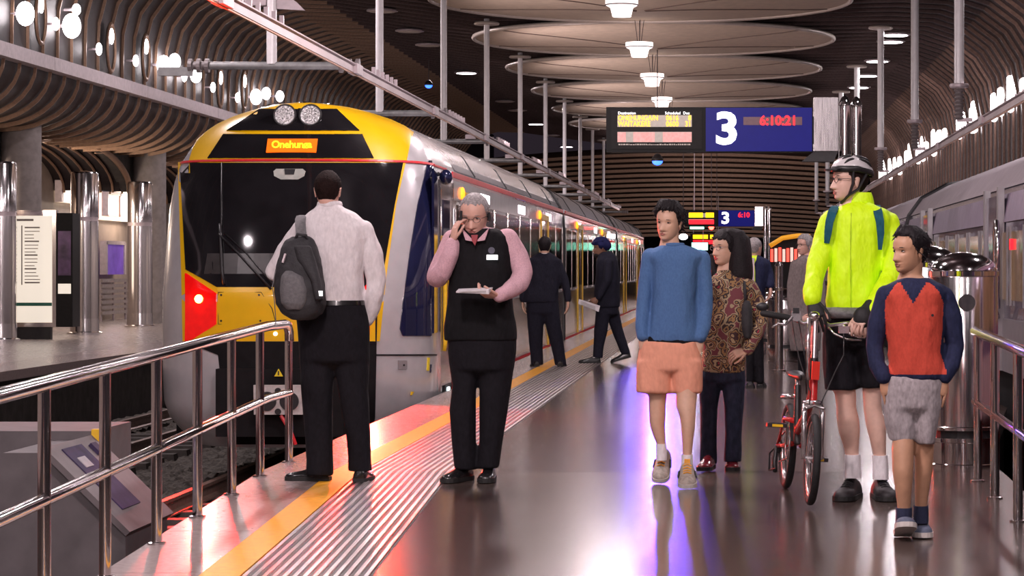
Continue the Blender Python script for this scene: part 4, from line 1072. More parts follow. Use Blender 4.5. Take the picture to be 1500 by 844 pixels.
# cars: side panels, windows, doors; the first one belongs to the cab shell
SEC = [(-1.36, -0.05), (-1.36, 1.9), (-1.34, 2.15), (-1.29, 2.36), (-1.14, 2.6), (-0.89, 2.77), (-0.52, 2.90), (0, 2.96), (0.52, 2.90), (0.89, 2.77), (1.14, 2.6), (1.29, 2.36), (1.34, 2.15), (1.36, 1.9), (1.36, -0.05)]
cars = [(26.7, 44.2, (28.6, 39.7)), (44.75, 64.6, (49.0, 58.2)), (65.15, 84.6, (69.6, 79.2))]
for ci, (y0, y1, doors) in enumerate(cars):
    if ci:
        m = MB(); m.loft([[(TX + x, y, z) for x, z in SEC] for y in (y0, y1)])
        m.build('car_body', m_silver, train, smooth='auto')
        MB().box((TX - 1.2, y0, -0.5), (TX + 1.32, y1, -0.05)).build('underframe', m_under, train)
    g0 = 84.6 if ci == 2 else y1
    if ci < 2: MB().box((TX - 1.1, y1, -0.3), (TX + 1.24, y1 + 0.55, 2.55)).build('gangway', m_black, train)
    # roof skin with seams
    RS = [(x, z) for x, z in SEC if z >= 2.36]
    r0 = 27.6 if ci == 0 else y0
    rm = MB(); rm.loft([[(TX + x * 1.004, y, z + 0.012) for x, z in RS] for y in (r0, y1 - 0.02)], caps=False, closed=False); rm.build('roof_skin', m_roofg, train, smooth=True)
    for k in range(4):
        ys_ = r0 + (y1 - r0) * (k + 0.5) / 4
        MB().tube([(TX + x * 1.006, ys_, z + 0.014) for x, z in RS], 0.012, 6).build('roof_seam', m_black, train)
    MB().tube([(TX + x * 1.01, y1 - 0.05, z + 0.016) for x, z in SEC], 0.035, 6).build('end_gasket', m_black, train)
    # side bands
    MB().box((X - 0.005, y0, 2.27), (X + 0.010, y1, 2.33)).build('gutter', m_redline, train)
    MB().box((X - 0.03, y0, 2.02), (X + 0.008, y1, 2.24)).build('cantrail_panel', m_silver, train)
    MB().box((X - 0.005, y0, 0.02), (X + 0.010, y1, 0.86)).build('lower_panel', m_mirror, train)
    MB().box((X - 0.005, y0, -0.05), (X + 0.012, y1, 0.015)).build('sill_stripe', m_redline, train)
    segs_, cur = [], y0 + 0.2
    for d in doors:
        segs_.append((cur, d - 0.85)); cur = d + 0.85
    segs_.append((cur, y1 - 0.2))
    for a, b in segs_:
        n = max(1, round((b - a) / 1.75)); wdt = (b - a) / n
        for k in range(n):
            wa, wb = a + wdt * k + 0.07, a + wdt * (k + 1) - 0.07
            wn = MB().box((X - 0.005, wa, 0.92), (X + 0.012, wb, 1.98)).build('side_window', m_winglass, train)
            MB().box((X - 0.005, wa - 0.05, 0.88), (X + 0.016, wa, 2.02)).build('window_post', m_mirror, wn)
            MB().box((X - 0.005, wb, 0.88), (X + 0.016, wb + 0.05, 2.02)).build('window_post', m_mirror, wn)
    for d in doors:
        for s in (-1, 1):
            ya, yb = (d - 0.66, d - 0.01) if s < 0 else (d + 0.01, d + 0.66)
            dr = MB().box((X - 0.005, ya, 0.03), (X + 0.016, yb, 2.05)).build('door_leaf', m_mirror, train)
            MB().box((X + 0.016, ya + 0.12, 0.95), (X + 0.02, yb - 0.12, 1.9)).build('door_glass', m_winglass, dr)
            e = d + s * 0.74
            MB().box((X, e - 0.07, 0.02), (X + 0.03, e + 0.07, 2.08)).build('door_surround', m_doory, train)
        MB().box((X, d - 0.8, 2.05), (X + 0.03, d + 0.8, 2.14)).build('door_header', m_doory, train)
        MB().sphere((X + 0.02, d - 1.05, 2.12), (0.03, 0.07, 0.07), 10, 7).build('door_lamp', m_led_o, train)
        MB().box((X - 0.02, d - 0.8, -0.12), (X + 0.045, d + 0.8, -0.02)).build('door_step', m_doory, train)
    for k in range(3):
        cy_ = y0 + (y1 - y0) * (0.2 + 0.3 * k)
        MB().box((X - 0.02, cy_ - 0.55, 2.06), (X + 0.012, cy_ + 0.55, 2.18)).build('glare_strip', m_cantglare, train)  # glowing strip imitates glare on the panel, not a lamp
    # bogies
    for by in (y0 + 2.6, y1 - 2.6):
        for s in (-1, 1):
            for w2 in (-1.0, 1.0):
                MB().tube([(TX + s * 0.50, by + w2, RAILZ + 0.40), (TX + s * 0.63, by + w2, RAILZ + 0.40)], 0.40, 22).build('wheel', m_under, train)
        MB().box((TX - 0.9, by - 1.5, RAILZ + 0.30), (TX + 0.9, by + 1.5, RAILZ + 0.55)).build('bogie_frame', m_under, train)

# ================================================================== the second train
m_purple = M('train_purple', (0.075, 0.055, 0.11), 0.2, 0.35, 0.35, 4, stretch=(1, 3, 0.6), coat=0.4)
m_lilac = M('train_lilac', (0.19, 0.145, 0.21), 0.5, 0.0, 0.25, 5, stretch=(1, 5, 0.7))
m_roof2 = M('second_roof', (0.23, 0.19, 0.21), 0.5, 0.1, 0.12, 6)
m_lower2 = M('second_lower', (0.20, 0.18, 0.20), 0.35, 0.3, 0.1, 6)
m_post2 = M('second_post', (0.34, 0.32, 0.33), 0.35, 0.5, 0.1, 8)
m_win2 = M('second_window', (0.10, 0.07, 0.05), 0.08, 0.2, 0.8, 3, emit=(0.5, 0.28, 0.14), estr=0.10)
t2 = thing('second_train', (T3, 22, RAILZ), 'dark purple carriage train with grey roof behind the domed drums', 'train')
S2 = [(-1.36, 0.30), (-1.38, 1.2), (-1.36, 1.75), (-1.30, 2.05), (-1.12, 2.30), (-0.75, 2.50), (0, 2.62), (0.75, 2.50), (1.12, 2.30), (1.30, 2.05), (1.36, 1.75), (1.38, 1.2), (1.36, 0.30)]
for y0, y1 in ((13.0, 36.8), (37.7, 60.0), (60.9, 84.0)):
    m = MB(); m.loft([[(T3 + x, y, z) for x, z in S2] for y in (y0, y1)]); m.build('car_body', m_purple, t2, smooth='auto')
    RS = [(x, z) for x, z in S2 if z >= 2.0]
    rm = MB(); rm.loft([[(T3 + x * 1.006, y, z + 0.012) for x, z in RS] for y in (y0, y1)], caps=False, closed=False); rm.build('roof_skin', m_roof2, t2, smooth=True)
    X2 = T3 - 1.38
    MB().box((X2 - 0.012, y0, 0.30), (X2 + 0.02, y1, 0.80)).build('lower_panel', m_lower2, t2)
    MB().hexa([(X2 + 0.0, y0, 1.72), (X2 + 0.05, y0, 1.72), (X2 + 0.05, y1, 1.72), (X2 + 0.0, y1, 1.72), (X2 + 0.055, y0, 2.0), (X2 + 0.1, y0, 2.0), (X2 + 0.1, y1, 2.0), (X2 + 0.055, y1, 2.0)]).build('lilac_band', m_lilac, t2)
    MB().box((T3 - 1.15, y0 + 0.3, -0.55), (T3 + 1.15, y1 - 0.3, 0.30)).build('underframe', m_under, t2)
    MB().tube([(T3 + x * 1.01, y1 - 0.04, z + 0.01) for x, z in S2], 0.05, 6).build('end_gasket', m_black, t2)
    if y1 < 80: MB().box((T3 - 0.9, y1, 0.2), (T3 + 0.9, y1 + 0.9, 2.35)).build('gangway', m_black, t2)
    y = y0 + 0.9
    while y < y1 - 1.3:
        wn = MB().box((X2 - 0.010, y, 0.98), (X2 + 0.02, y + 1.0, 1.62)).build('side_window', m_win2, t2)
        MB().box((X2 - 0.018, y - 0.05, 0.93), (X2 + 0.0, y, 1.67)).build('window_post', m_post2, wn)
        MB().box((X2 - 0.018, y + 1.0, 0.93), (X2, y + 1.05, 1.67)).build('window_post', m_post2, wn); y += 1.32
    for dy in (y0 + 10.6, y0 + 19.0):
        if dy < y1 - 1.5:
            for s in (0, 1.25):
                MB().box((X2 - 0.05, dy + s - 0.07, 0.30), (X2 + 0.01, dy + s + 0.07, 2.06)).build('door_post', m_post2, t2)
            MB().box((X2 - 0.03, dy + 0.07, 0.32), (X2 + 0.01, dy + 1.18, 1.98)).build('door_leaf', m_purple, t2)
            MB().tube([(X2 - 0.07, dy - 0.25, 0.8), (X2 - 0.10, dy - 0.25, 0.9), (X2 - 0.10, dy - 0.25, 1.6), (X2 - 0.10, dy - 0.32, 1.72), (X2 - 0.10, dy - 0.42, 1.72), (X2 - 0.10, dy - 0.5, 1.6), (X2 - 0.10, dy - 0.5, 0.9)], 0.022, 8).build('door_handrail', m_chrome, t2, smooth=True)
    for by in (y0 + 3, y1 - 3):
        for w2 in (-1.0, 1.0):
            for s in (-1, 1):
                MB().tube([(T3 + s * 0.50, by + w2, RAILZ + 0.40), (T3 + s * 0.63, by + w2, RAILZ + 0.40)], 0.40, 20).build('wheel', m_under, t2)
for y in (19.3, 22.6, 33.0):
    MB().box((X2 - 0.035, y, 1.45), (X2 - 0.01, y + 0.12, 1.55)).build('side_indicator', m_led_r, t2)
MB().box((X2 - 0.03, 36.0, 1.55), (X2 - 0.01, 36.7, 1.75)).build('side_display', m_led_o, t2)
# ================================================================== people: builders
def remesh(mb, voxel, smooth_it=5, folds=None, seed=0):
    me = bpy.data.meshes.new('tmp'); me.from_pydata(mb.v, [], mb.f)
    bm = bmesh.new(); bm.from_mesh(me); bmesh.ops.recalc_face_normals(bm, faces=bm.faces); bm.to_mesh(me); bm.free()
    o = bpy.data.objects.new('tmp', me); COL.objects.link(o)
    r = o.modifiers.new('r', 'REMESH'); r.mode = 'VOXEL'; r.voxel_size = voxel; r.adaptivity = 0
    s = o.modifiers.new('s', 'SMOOTH'); s.factor = 0.5; s.iterations = smooth_it
    dg = bpy.context.evaluated_depsgraph_get()
    out = bpy.data.meshes.new_from_object(o.evaluated_get(dg))
    bpy.data.objects.remove(o); bpy.data.meshes.remove(me)
    if folds:
        amp, sc, st = folds
        nrm = [v.normal.copy() for v in out.vertices]
        for v, n in zip(out.vertices, nrm):
            q = Vector((v.co.x * sc + seed, v.co.y * sc, v.co.z * sc * st))
            d = mnoise.noise(q) * 0.7 + mnoise.noise(q * 2.3) * 0.4
            v.co += n * d * amp
    return out
def mesh_obj(name, me, mats, parent):
    off = Vector((0, 0, 0)); q = parent
    while q is not None: off += q.location; q = q.parent
    me.transform(Matrix.Translation(-off))
    me.materials.clear()
    if not isinstance(mats, (list, tuple)): mats = [mats]
    for m in mats: me.materials.append(m)
    me.polygons.foreach_set('use_smooth', [True] * len(me.polygons))
    o = bpy.data.objects.new(name, me); COL.objects.link(o); o.parent = parent
    return o

HEAD_A = [(0, .07), (.03, .13), (.08, .185), (.15, .225), (.22, .25), (.3, .27), (.4, .29), (.5, .305), (.6, .318), (.7, .315), (.8, .285), (.88, .225), (.94, .155), (.985, .07), (1, .01)]
HEAD_F = [(0, .25), (.03, .32), (.08, .355), (.15, .36), (.22, .375), (.3, .375), (.4, .372), (.5, .365), (.6, .385), (.7, .38), (.8, .335), (.88, .26), (.94, .18), (.985, .08), (1, .01)]
HEAD_B = [(0, -.10), (.03, -.02), (.08, .08), (.15, .20), (.22, .29), (.3, .36), (.4, .42), (.5, .455), (.6, .47), (.7, .455), (.8, .40), (.88, .31), (.94, .21), (.985, .09), (1, .01)]
def gs(x, s): return math.exp(-(x / s) ** 2)
def head_pt(t, th, extra=0.0):
    c, s = math.cos(th), math.sin(th)
    a, f, b = lerp_tab(HEAD_A, t), lerp_tab(HEAD_F, t), lerp_tab(HEAD_B, t)
    e = 0.88
    cc = math.copysign(abs(c) ** e, c); ss = math.copysign(abs(s) ** e, s)
    x = a * cc; y = b * ss if s > 0 else f * ss
    r = Vector((cc, ss)); r.normalize()
    x += r.x * extra; y += r.y * extra
    if s < 0 and extra == 0:
        nose = gs(x, 0.052 if t > 0.38 else 0.07) * (0.02 if t > 0.56 else 0.0)
        if 0.255 < t < 0.56:
            q = (0.56 - t) / 0.25
            nose = gs(x, 0.045 + 0.03 * q) * (0.02 + 0.115 * min(1, q) ** 1.2) * min(1.0, (t - 0.255) / 0.035)
        y -= nose
        y += 0.040 * (gs(x - 0.135, 0.065) + gs(x + 0.135, 0.065)) * gs(t - 0.49, 0.05)
        y -= 0.020 * gs(t - 0.575, 0.03) * gs(abs(x) - 0.12, 0.12)
        y -= 0.028 * gs(x, 0.085) * (gs(t - 0.215, 0.018) + 1.05 * gs(t - 0.165, 0.020))
        y -= 0.022 * gs(x, 0.08) * gs(t - 0.06, 0.04)
        y -= 0.015 * (gs(abs(x) - 0.17, 0.06)) * gs(t - 0.37, 0.07)
    return Vector((x, y, t - 0.5))
def fit(loc, R, H):
    return lambda p: loc + R @ (Vector(p) * H)
THS = [2 * PI * k / 56 for k in range(56)]
def head_mesh(mb, tf, ears=True):
    ts = [0, .015, .03, .055, .08, .11, .14, .155, .17, .185, .20, .215, .23, .25, .265, .28, .30, .33, .36, .40, .44, .47, .49, .51, .54, .57, .60, .64, .70, .76, .82, .88, .93, .965, .99, 1]
    mb.loft([[tf(head_pt(t, th)) for th in THS] for t in ts])
    if ears:
        for s in (-1, 1):
            ring = []
            for i, (dz, w) in enumerate(((-.13, .015), (-.10, .045), (-.03, .06), (.04, .075), (.09, .07), (.12, .02))):
                t = .45 + dz; x0 = s * (lerp_tab(HEAD_A, t) * 0.97)
                ring.append([tf((x0 + s * (0.02 + 0.035 * math.sin(a) ** 2 * (1 if math.cos(a) > 0 else .4) + .022 * (1 if k % 2 else 0.4)), 0.055 + w * math.cos(a), t - .5)) for k, a in enumerate([2 * PI * k / 10 for k in range(10)])])
            mb.loft(ring)
            e = MB().sphere((0, 0, 0), (0.028, 0.062, 0.115), 12, 8)
            mb.add([tf((s * .315 + v[0], .06 + v[1] + .25 * v[2] * .2, -.055 + v[2])) for v in e.v], e.f)
def hair_mesh(tf, top=0.06, side=0.03, front=.80, sid=.52, back=.16, seed=0, rough=0.012, quiff=0.0, part=0.0, freq=9, tufts=0, tuft_len=.06):
    """shell hugging the skull where hair grows, diving inside the head elsewhere"""
    m = MB(); rings = []
    ts = [.04, .08, .12, .16, .20, .25, .30, .35, .40, .45, .50, .54, .58, .62, .66, .70, .74, .78, .82, .86, .90, .935, .965, .985]
    ths = [2 * PI * k / 72 for k in range(72)]
    def off(t, th):
        fr = -math.sin(th)
        if fr > 0: tl = sid + (front - sid) * min(1, (fr * 1.7)) ** 0.8
        else: tl = sid + (back - sid) * min(1, -fr * 1.6) ** 0.7
        if abs(math.cos(th)) > .93 and fr > -0.02: tl -= 0.10
        k = max(0, min(1, (t - tl + 0.05 * mnoise.noise(Vector((math.cos(th) * 5 + seed, math.sin(th) * 5, 3))) + 0.03 * mnoise.noise(Vector((math.cos(th) * 16 + seed, math.sin(th) * 16, 3)))) / 0.05)); k = k * k * (3 - 2 * k)
        th_ = (side + (top - side) * max(0, (t - .55) / .45)) * (.4 + .6 * max(0, min(1, (t - tl) / .2)))
        th_ += quiff * max(0, fr) * max(0, (t - .6) / .3)
        n = mnoise.noise(Vector((math.cos(th) * freq + seed, math.sin(th) * freq, t * 3.2))) + 0.5 * mnoise.noise(Vector((math.cos(th) * freq * 2.5, math.sin(th) * freq * 2.5 + seed, t * 6)))
        return (th_ + rough * n) * k - 0.035 * (1 - k)
    for t in ts:
        r = []
        for th in ths:
            e = off(t, th)
            p = head_pt(t, th, e if abs(e) > 1e-6 else 1e-6)
            if t > .8: p.z += max(0, e) * (t - .8) / .2
            r.append(tf(p))
        rings.append(r)
    tp = sum((Vector(p) for p in rings[-1]), Vector()) / len(rings[-1])
    up = (tf((0, 0, 1)) - tf((0, 0, 0)))
    rings.append([tp + (Vector(p) - tp) * 0.4 + up * 0.014 for p in rings[-1]])
    m.loft(rings)
    rnd = random.Random(seed + 5)
    for _ in range(tufts):          # loose locks that break the outline
        th = rnd.uniform(0, 2 * PI); t = rnd.uniform(.3, .97); e = off(t, th)
        if e < .012: continue
        b = head_pt(t, th, e * .55); o_ = Vector((math.cos(th), math.sin(th), .35 + (t - .5) * 1.4)).normalized()
        fl = Vector((math.cos(th) * .3 + rnd.uniform(-.3, .3), math.sin(th) * .3 - (.35 if math.sin(th) < 0 else -.1) + rnd.uniform(-.3, .3), -.8)).normalized()
        L = rnd.uniform(.7, 1.3) * (tuft_len + .5 * e)
        p1 = b + o_ * L * .45 + fl * L * .25; p2 = b + o_ * L * .55 + fl * L * .9
        w_ = rnd.uniform(.014, .024)
        q = MB().tube([b, p1, p2], [w_, w_ * .8, .002], 5); m.add([tf(v) for v in q.v], q.f)
    return m
def finger(mb, base, d, toward, lens, r, curl):
    pts = [base]; rr = [r * 1.05]; dd = d.normalized(); ax = dd.cross(toward).normalized()
    for i, L in enumerate(lens):
        dd = Matrix.Rotation(curl[i], 3, ax) @ dd
        pts.append(pts[-1] + dd * L); rr.append(r * (1 - 0.1 * (i + 1)))
    mb.tube(pts, rr, 8, round_ends=True)
def hand(mb, wrist, fdir, palm, side=1, curl=0.35, sc=1.0, curls=None, tc=0.3, wr=0.026):
    f = Vector(fdir).normalized(); p = Vector(palm); p = (p - f * p.dot(f)).normalized(); l = f.cross(p) * side
    w = Vector(wrist)
    def ring(c, a, b): return [c + l * a * math.cos(2 * PI * k / 12) + p * b * math.sin(2 * PI * k / 12) for k in range(12)]
    mb.loft([ring(w - f * .02 * sc, wr * sc, wr * .8 * sc), ring(w + f * .01 * sc, wr * 1.02 * sc, .019 * sc), ring(w + f * .035 * sc, .036 * sc, .018 * sc), ring(w + f * .07 * sc, .043 * sc, .0165 * sc), ring(w + f * .092 * sc, .041 * sc, .013 * sc), ring(w + f * .1 * sc, .034 * sc, .008 * sc)])
    for i, (o, L) in enumerate(((.031, .92), (.0105, 1.0), (-.0105, .95), (-.031, .78))):
        cu = curls[i] if curls else (curl, curl * 1.1, curl * .8)
        finger(mb, w + f * .088 * sc + l * o * sc, f + l * o * 2.0, p, [.042 * L * sc, .028 * L * sc, .022 * L * sc], .0088 * sc, cu)
    finger(mb, w + f * .028 * sc + l * .03 * sc, f * .62 + l * .72 + p * .25, f + p * .3, [.042 * sc, .032 * sc, .026 * sc], .0105 * sc, (tc, tc, tc * .8))
def shoe(parent, name, heel, heading, L, Wd, m_up, m_sole, pitch=0.0, laces=None, h=1.0, sole_h=0.025, stripe=None, toe_cap=None):
    hd = Vector((heading[0], heading[1], 0)).normalized(); R = Matrix.Rotation(math.atan2(hd.y, hd.x), 3, 'Z') @ Matrix.Rotation(-pitch, 3, 'Y')
    hp = Vector(heel)
    T = lambda x, y, z: hp + R @ Vector((x, y, z))
    tab = [(0.0, .30, .062), (.03, .37, .075), (.12, .40, .085), (.25, .40, .092), (.36, .40, .088), (.5, .42, .070), (.64, .47, .056), (.78, .49, .048), (.9, .42, .040), (.97, .28, .030), (1.0, .12, .018)]
    m = MB(); rings = []
    for u, w_, hh in tab:
        r = []
        for k in range(16):
            a = PI * k / 15
            r.append(T(u * L, w_ * Wd * math.cos(a), sole_h * .6 + hh * h * math.sin(a) ** .75))
        rings.append(r)
    m.loft(rings); sh = m.build(name, m_up, parent, smooth='auto')
    m = MB(); out = []
    for u, w_, hh in tab: out.append((u * L, w_ * Wd * 1.07))
    poly = [(x, y) for x, y in out] + [(x, -y) for x, y in reversed(out)]
    m.loft([[T(x + (0.004 if x > L * .5 else -.004), y, z) for x, y in poly] for z in (0.0, sole_h)])
    m.build('sole', m_sole, sh)
    if laces:
        for i in range(4):
            u = .40 + .09 * i; hh = lerp_tab([(q[0], q[2]) for q in tab], u) * h + sole_h * .6
            MB().tube([T(u * L, .22 * Wd, hh * .90 + .004), T(u * L, 0, hh + .006), T(u * L, -.22 * Wd, hh * .90 + .004)], .0045, 6).build('lace', laces, sh)
        MB().hexa([T(.20 * L, .16 * Wd, .09 * h), T(.20 * L, -.16 * Wd, .09 * h), T(.34 * L, -.16 * Wd, .09 * h), T(.34 * L, .16 * Wd, .09 * h), T(.22 * L, .15 * Wd, .128 * h), T(.22 * L, -.15 * Wd, .128 * h), T(.30 * L, -.15 * Wd, .122 * h), T(.30 * L, .15 * Wd, .122 * h)]).build('tongue', laces, sh)
    if stripe:
        for s in (-1, 1):
            MB().tube([T(.30 * L, s * .41 * Wd, .05), T(.50 * L, s * .455 * Wd, .03)], .009, 6).build('stripe', stripe, sh)
    return sh

class Person:
    def __init__(self, label, Y, foot_px, skin, group=None):
        self.Y = Y; self.skin = skin
        base = P(foot_px, 393, Y); base.z = zf(Y)
        self.root = thing('person', base, label, 'person', group)
        self.body = MB(); self.extra = MB()
    def p(self, px, py, dy=0.0): return P(px, py, self.Y + dy)
    def rows(self, rows, shrink=0.0, expo=2.5, n=28):
        """horizontal slices: (py, xl, xr, half depth, depth offset)"""
        rings = []
        # densify with smooth interpolation
        full = []
        for i in range(len(rows) - 1):
            a = tuple(rows[i]) + (0,) * (5 - len(rows[i])); b = tuple(rows[i + 1]) + (0,) * (5 - len(rows[i + 1]))
            nseg = max(1, int(abs(b[0] - a[0]) * self.Y / FP / 0.03))
            for k in range(nseg):
                f = k / nseg; full.append([a[j] + (b[j] - a[j]) * f for j in range(5)])
        full.append(list(rows[-1]) + [0] * (5 - len(rows[-1])))
        for py, xl, xr, dh, dy in full:
            Y = self.Y + dy
            c = P((xl + xr) / 2, py, Y); hw = max(.01, (xr - xl) / 2 * Y / FP - shrink); d = max(.01, dh - shrink)
            r = []
            for k in range(n):
                a = 2 * PI * k / n; ca, sa = math.cos(a), math.sin(a)
                r.append(c + Vector((hw * math.copysign(abs(ca) ** (2 / expo), ca), d * math.copysign(abs(sa) ** (2 / expo), sa), 0)))
            rings.append(r)
        return MB().loft(rings)
    def limb(self, pts, shrink=0.0):
        q = []; rr = []
        P3 = [self.p(a, b, c) for a, b, c, r in pts]; R_ = [x[3] for x in pts]
        for i in range(len(P3) - 1):
            for k in range(4):
                f = k / 4; q.append(P3[i].lerp(P3[i + 1], f)); rr.append(max(.008, R_[i] + (R_[i + 1] - R_[i]) * f - shrink))
        q.append(P3[-1]); rr.append(max(.008, R_[-1] - shrink))
        return MB().tube(q, rr, 14, round_ends=True)
    def garment(self, name, rows=(), limbs=(), mats=None, voxel=.011, smooth_it=4, folds=(.006, 9, .6), under=True, sub=None, parent=None, expo=2.5, seed=0):
        m = MB()
        for ri, r in enumerate(rows):
            if name in ('trousers', 'shorts') and ri == 0:      # the crotch closes between the legs
                e = tuple(r[-1]); c_ = (e[1] + e[2]) / 2; hw_ = (e[2] - e[1]) / 2; d_ = 0.018 * FP / self.Y
                r = list(r) + [(e[0] + d_, c_ - hw_ * .8, c_ + hw_ * .8, e[3] * .85), (e[0] + 2.2 * d_, c_ - hw_ * .45, c_ + hw_ * .45, e[3] * .6), (e[0] + 3.2 * d_, c_ - hw_ * .15, c_ + hw_ * .15, e[3] * .35)]
            q = self.rows(r, expo=expo); m.add(q.v, q.f)
            if under: q = self.rows(r, .024); self.body.add(q.v, q.f)
        for l in limbs:
            q = self.limb(l); m.add(q.v, q.f)
            if under: q = self.limb(l, .020); self.body.add(q.v, q.f)
        me = remesh(m, voxel, smooth_it, folds, seed)
        o = mesh_obj(name, me, mats, parent or self.root)
        return o
    def skin_rows(self, r):
        q = self.rows(r, expo=2.1); self.body.add(q.v, q.f)
    def skin_limb(self, l):
        q = self.limb(l); self.body.add(q.v, q.f)
    def head(self, px, py, H, yaw, pitch=0, roll=0, dy=0.0, neck=None, ears=True):
        self.hloc = self.p(px, py, dy); self.H = H
        self.hR = (Matrix.Rotation(yaw, 3, 'Z') @ Matrix.Rotation(roll, 3, 'Y') @ Matrix.Rotation(pitch, 3, 'X'))
        self.tf = fit(self.hloc, self.hR, H)
        head_mesh(self.extra, self.tf, ears)
        nb = self.tf((0, .10, -.28)); 
        nk = neck or (self.hloc + Vector((0, .02, -H * .75)))
        self.body.tube([nk, nk.lerp(nb, .5), nb, self.tf((0, .08, -.1))], [.066, .056, .054, .05], 16, round_ends=True)
    def face(self, brow, lipc, iris, eye_open=1.0, age=0):
        tf, R = self.tf, self.root; H = self.H
        mw = M('eye_white', (0.62, 0.57, 0.54), .25); 
        for s in (-1, 1):
            e = MB().sphere((0, 0, 0), (.062, .03, .024 * eye_open), 12, 8)
            m = MB(); m.add([tf((s * .135 + v[0], -.312 + v[1] + .035 * abs(v[0] + s * .0), .0 + v[2])) for v in e.v], e.f, 0)
            i2 = MB().sphere((0, 0, 0), (.026, .012, .024 * eye_open), 10, 6)
            m.add([tf((s * .135 + v[0], -.338 + v[1], .0 + v[2])) for v in i2.v], i2.f, 1)
            lid = MB().tube([(s * .135 + x, -.338 + abs(x) * .3, .022 * eye_open - 2.2 * x * x + .004) for x in (-.07, -.035, 0, .035, .07)], [.004, .009, .011, .009, .004], 6)
            m.add([tf(v) for v in lid.v], lid.f, 1)
            m.build('eye', [mw, iris], R, smooth=True)
            b = MB().tube([(s * (.055 + x), -.378 + .9 * x * x * 3.2, .085 + .10 * x - .75 * x * x) for x in (0, .05, .1, .15)], [.010, .015, .014, .005], 7)
            MB().add([tf(v) for v in b.v], b.f).build('eyebrow', brow, R, smooth=True)
        u = MB().tube([(x, -.388 + 2.6 * x * x, -.292 + .012 * math.cos(x * 40)) for x in (-.088, -.045, 0, .045, .088)], [.005, .014, .016, .014, .005], 7)
        l = MB().tube([(x, -.386 + 2.6 * x * x, -.328 + 1.2 * x * x) for x in (-.08, -.04, 0, .04, .08)], [.005, .016, .020, .016, .005], 7)
        m = MB(); m.add([tf(v) for v in u.v], u.f); m.add([tf(v) for v in l.v], l.f)
        m.build('lips', lipc, R, smooth=True)
    def hair(self, mat, **k):
        return hair_mesh(self.tf, **k).build('hair', mat, self.root, smooth=True)
    def glasses(self, mat):
        tf = self.tf; g = None
        m = MB()
        for s in (-1, 1):
            t = MB().torus((s * .14, -.42, -.01), .085, .0075, axis=(0, 1, 0), n=20, m=6); m.add([tf((v[0], v[1] + abs(v[0]) * .10, v[2] * .78)) for v in t.v], t.f)
            t = MB().tube([(s * .225, -.39, .01), (s * .335, -.2, .02), (s * .34, .08, .0)], .0075, 6); m.add([tf(v) for v in t.v], t.f)
        t = MB().tube([(-.055, -.42, .01), (0, -.445, .025), (.055, -.42, .01)], .0075, 6); m.add([tf(v) for v in t.v], t.f)
        return m.build('glasses', mat, self.root, smooth=True)
    def finish(self, voxel=.013):
        me = remesh(self.body, voxel, 3)
        # join head and hands into the same mesh
        b2 = bpy.data.meshes.new('x'); b2.from_pydata(self.extra.v, [], self.extra.f)
        bm = bmesh.new(); bm.from_mesh(b2); bmesh.ops.recalc_face_normals(bm, faces=bm.faces); bm.from_mesh(me)
        out = bpy.data.meshes.new('body'); bm.to_mesh(out); bm.free()
        bpy.data.meshes.remove(b2); bpy.data.meshes.remove(me)
        return mesh_obj('body', out, self.skin, self.root)

# ------------------------------------------------------------------ cloth and skin colours
def skin(name, c): return M(name, c, .48, 0, .06, 30, bump=.04, bscale=200)
sk_pale = skin('skin_pale', (.70, .45, .36)); sk_tan = skin('skin_tan', (.64, .39, .28)); sk_boy = skin('skin_warm', (.50, .27, .165)); sk_dark = skin('skin_brown', (.22, .11, .07)); sk_ruddy = skin('skin_ruddy', (.66, .38, .30))
def cloth(name, c, var=.10, sc=60, bump=.55, bs=13, rough=.85, **k): return M(name, c, rough, 0, var, sc, bump=bump, bscale=bs, bdist=.035, stretch=(1, 1, .5), spec=.25, **k)
c_white = cloth('white_shirt', (.72, .67, .68)); c_pink = cloth('pink_shirt', (.62, .38, .43), .15, 200); c_blackk = cloth('black_knit', (.006, .0055, .007), .3)
c_blackt = cloth('black_trouser', (.007, .006, .009), .3); c_suit = cloth('navy_suit', (.013, .013, .024), .2); c_turban = cloth('turban_navy', (.012, .014, .07), .2, 30)
c_blue = cloth('blue_jumper', (.075, .155, .33), .10, 120); c_peach = cloth('peach_shorts', (.76, .34, .23), .07, 40); c_jean = cloth('dark_jean', (.022, .026, .05), .3, 40)
c_navy = cloth('navy_jersey', (.016, .020, .055), .2, 80); c_orange = cloth('red_jersey', (.52, .065, .04), .10, 120); c_greys = cloth('grey_shorts', (.34, .30, .31), .22, 70)
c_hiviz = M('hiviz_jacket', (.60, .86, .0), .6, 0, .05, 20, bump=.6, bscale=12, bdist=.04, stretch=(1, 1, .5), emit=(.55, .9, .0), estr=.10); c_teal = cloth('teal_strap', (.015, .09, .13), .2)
c_coat = cloth('grey_coat', (.20, .165, .16), .2, 60); c_sock = cloth('white_sock', (.78, .74, .76)); c_socknavy = cloth('navy_sock', (.03, .035, .07))
h_black = M('hair_black', (.012, .009, .011), .62, 0, .3, 60, bump=.5, bscale=120, spec=.25); h_brown = M('hair_brown', (.016, .008, .007), .75, 0, .4, 60, bump=.5, bscale=120, spec=.1)
h_grey = M('hair_grey', (.30, .27, .27), .55, 0, .35, 70, bump=.5, bscale=120)
m_iris = M('iris_dark', (.015, .01, .008), .15); lip_a = M('lips_rose', (.42, .16, .14), .4); lip_b = M('lips_brown', (.34, .13, .10), .4); lip_c = M('lips_red', (.42, .06, .07), .4)
leather = M('black_leather', (.012, .011, .012), .22, 0, .2, 30, coat=.3); rub_b = M('black_rubber', (.015, .014, .014), .7); rub_w = M('pale_rubber', (.55, .50, .47), .6)
m_frame = M('spectacle_frame', (.06, .05, .05), .3, .6)
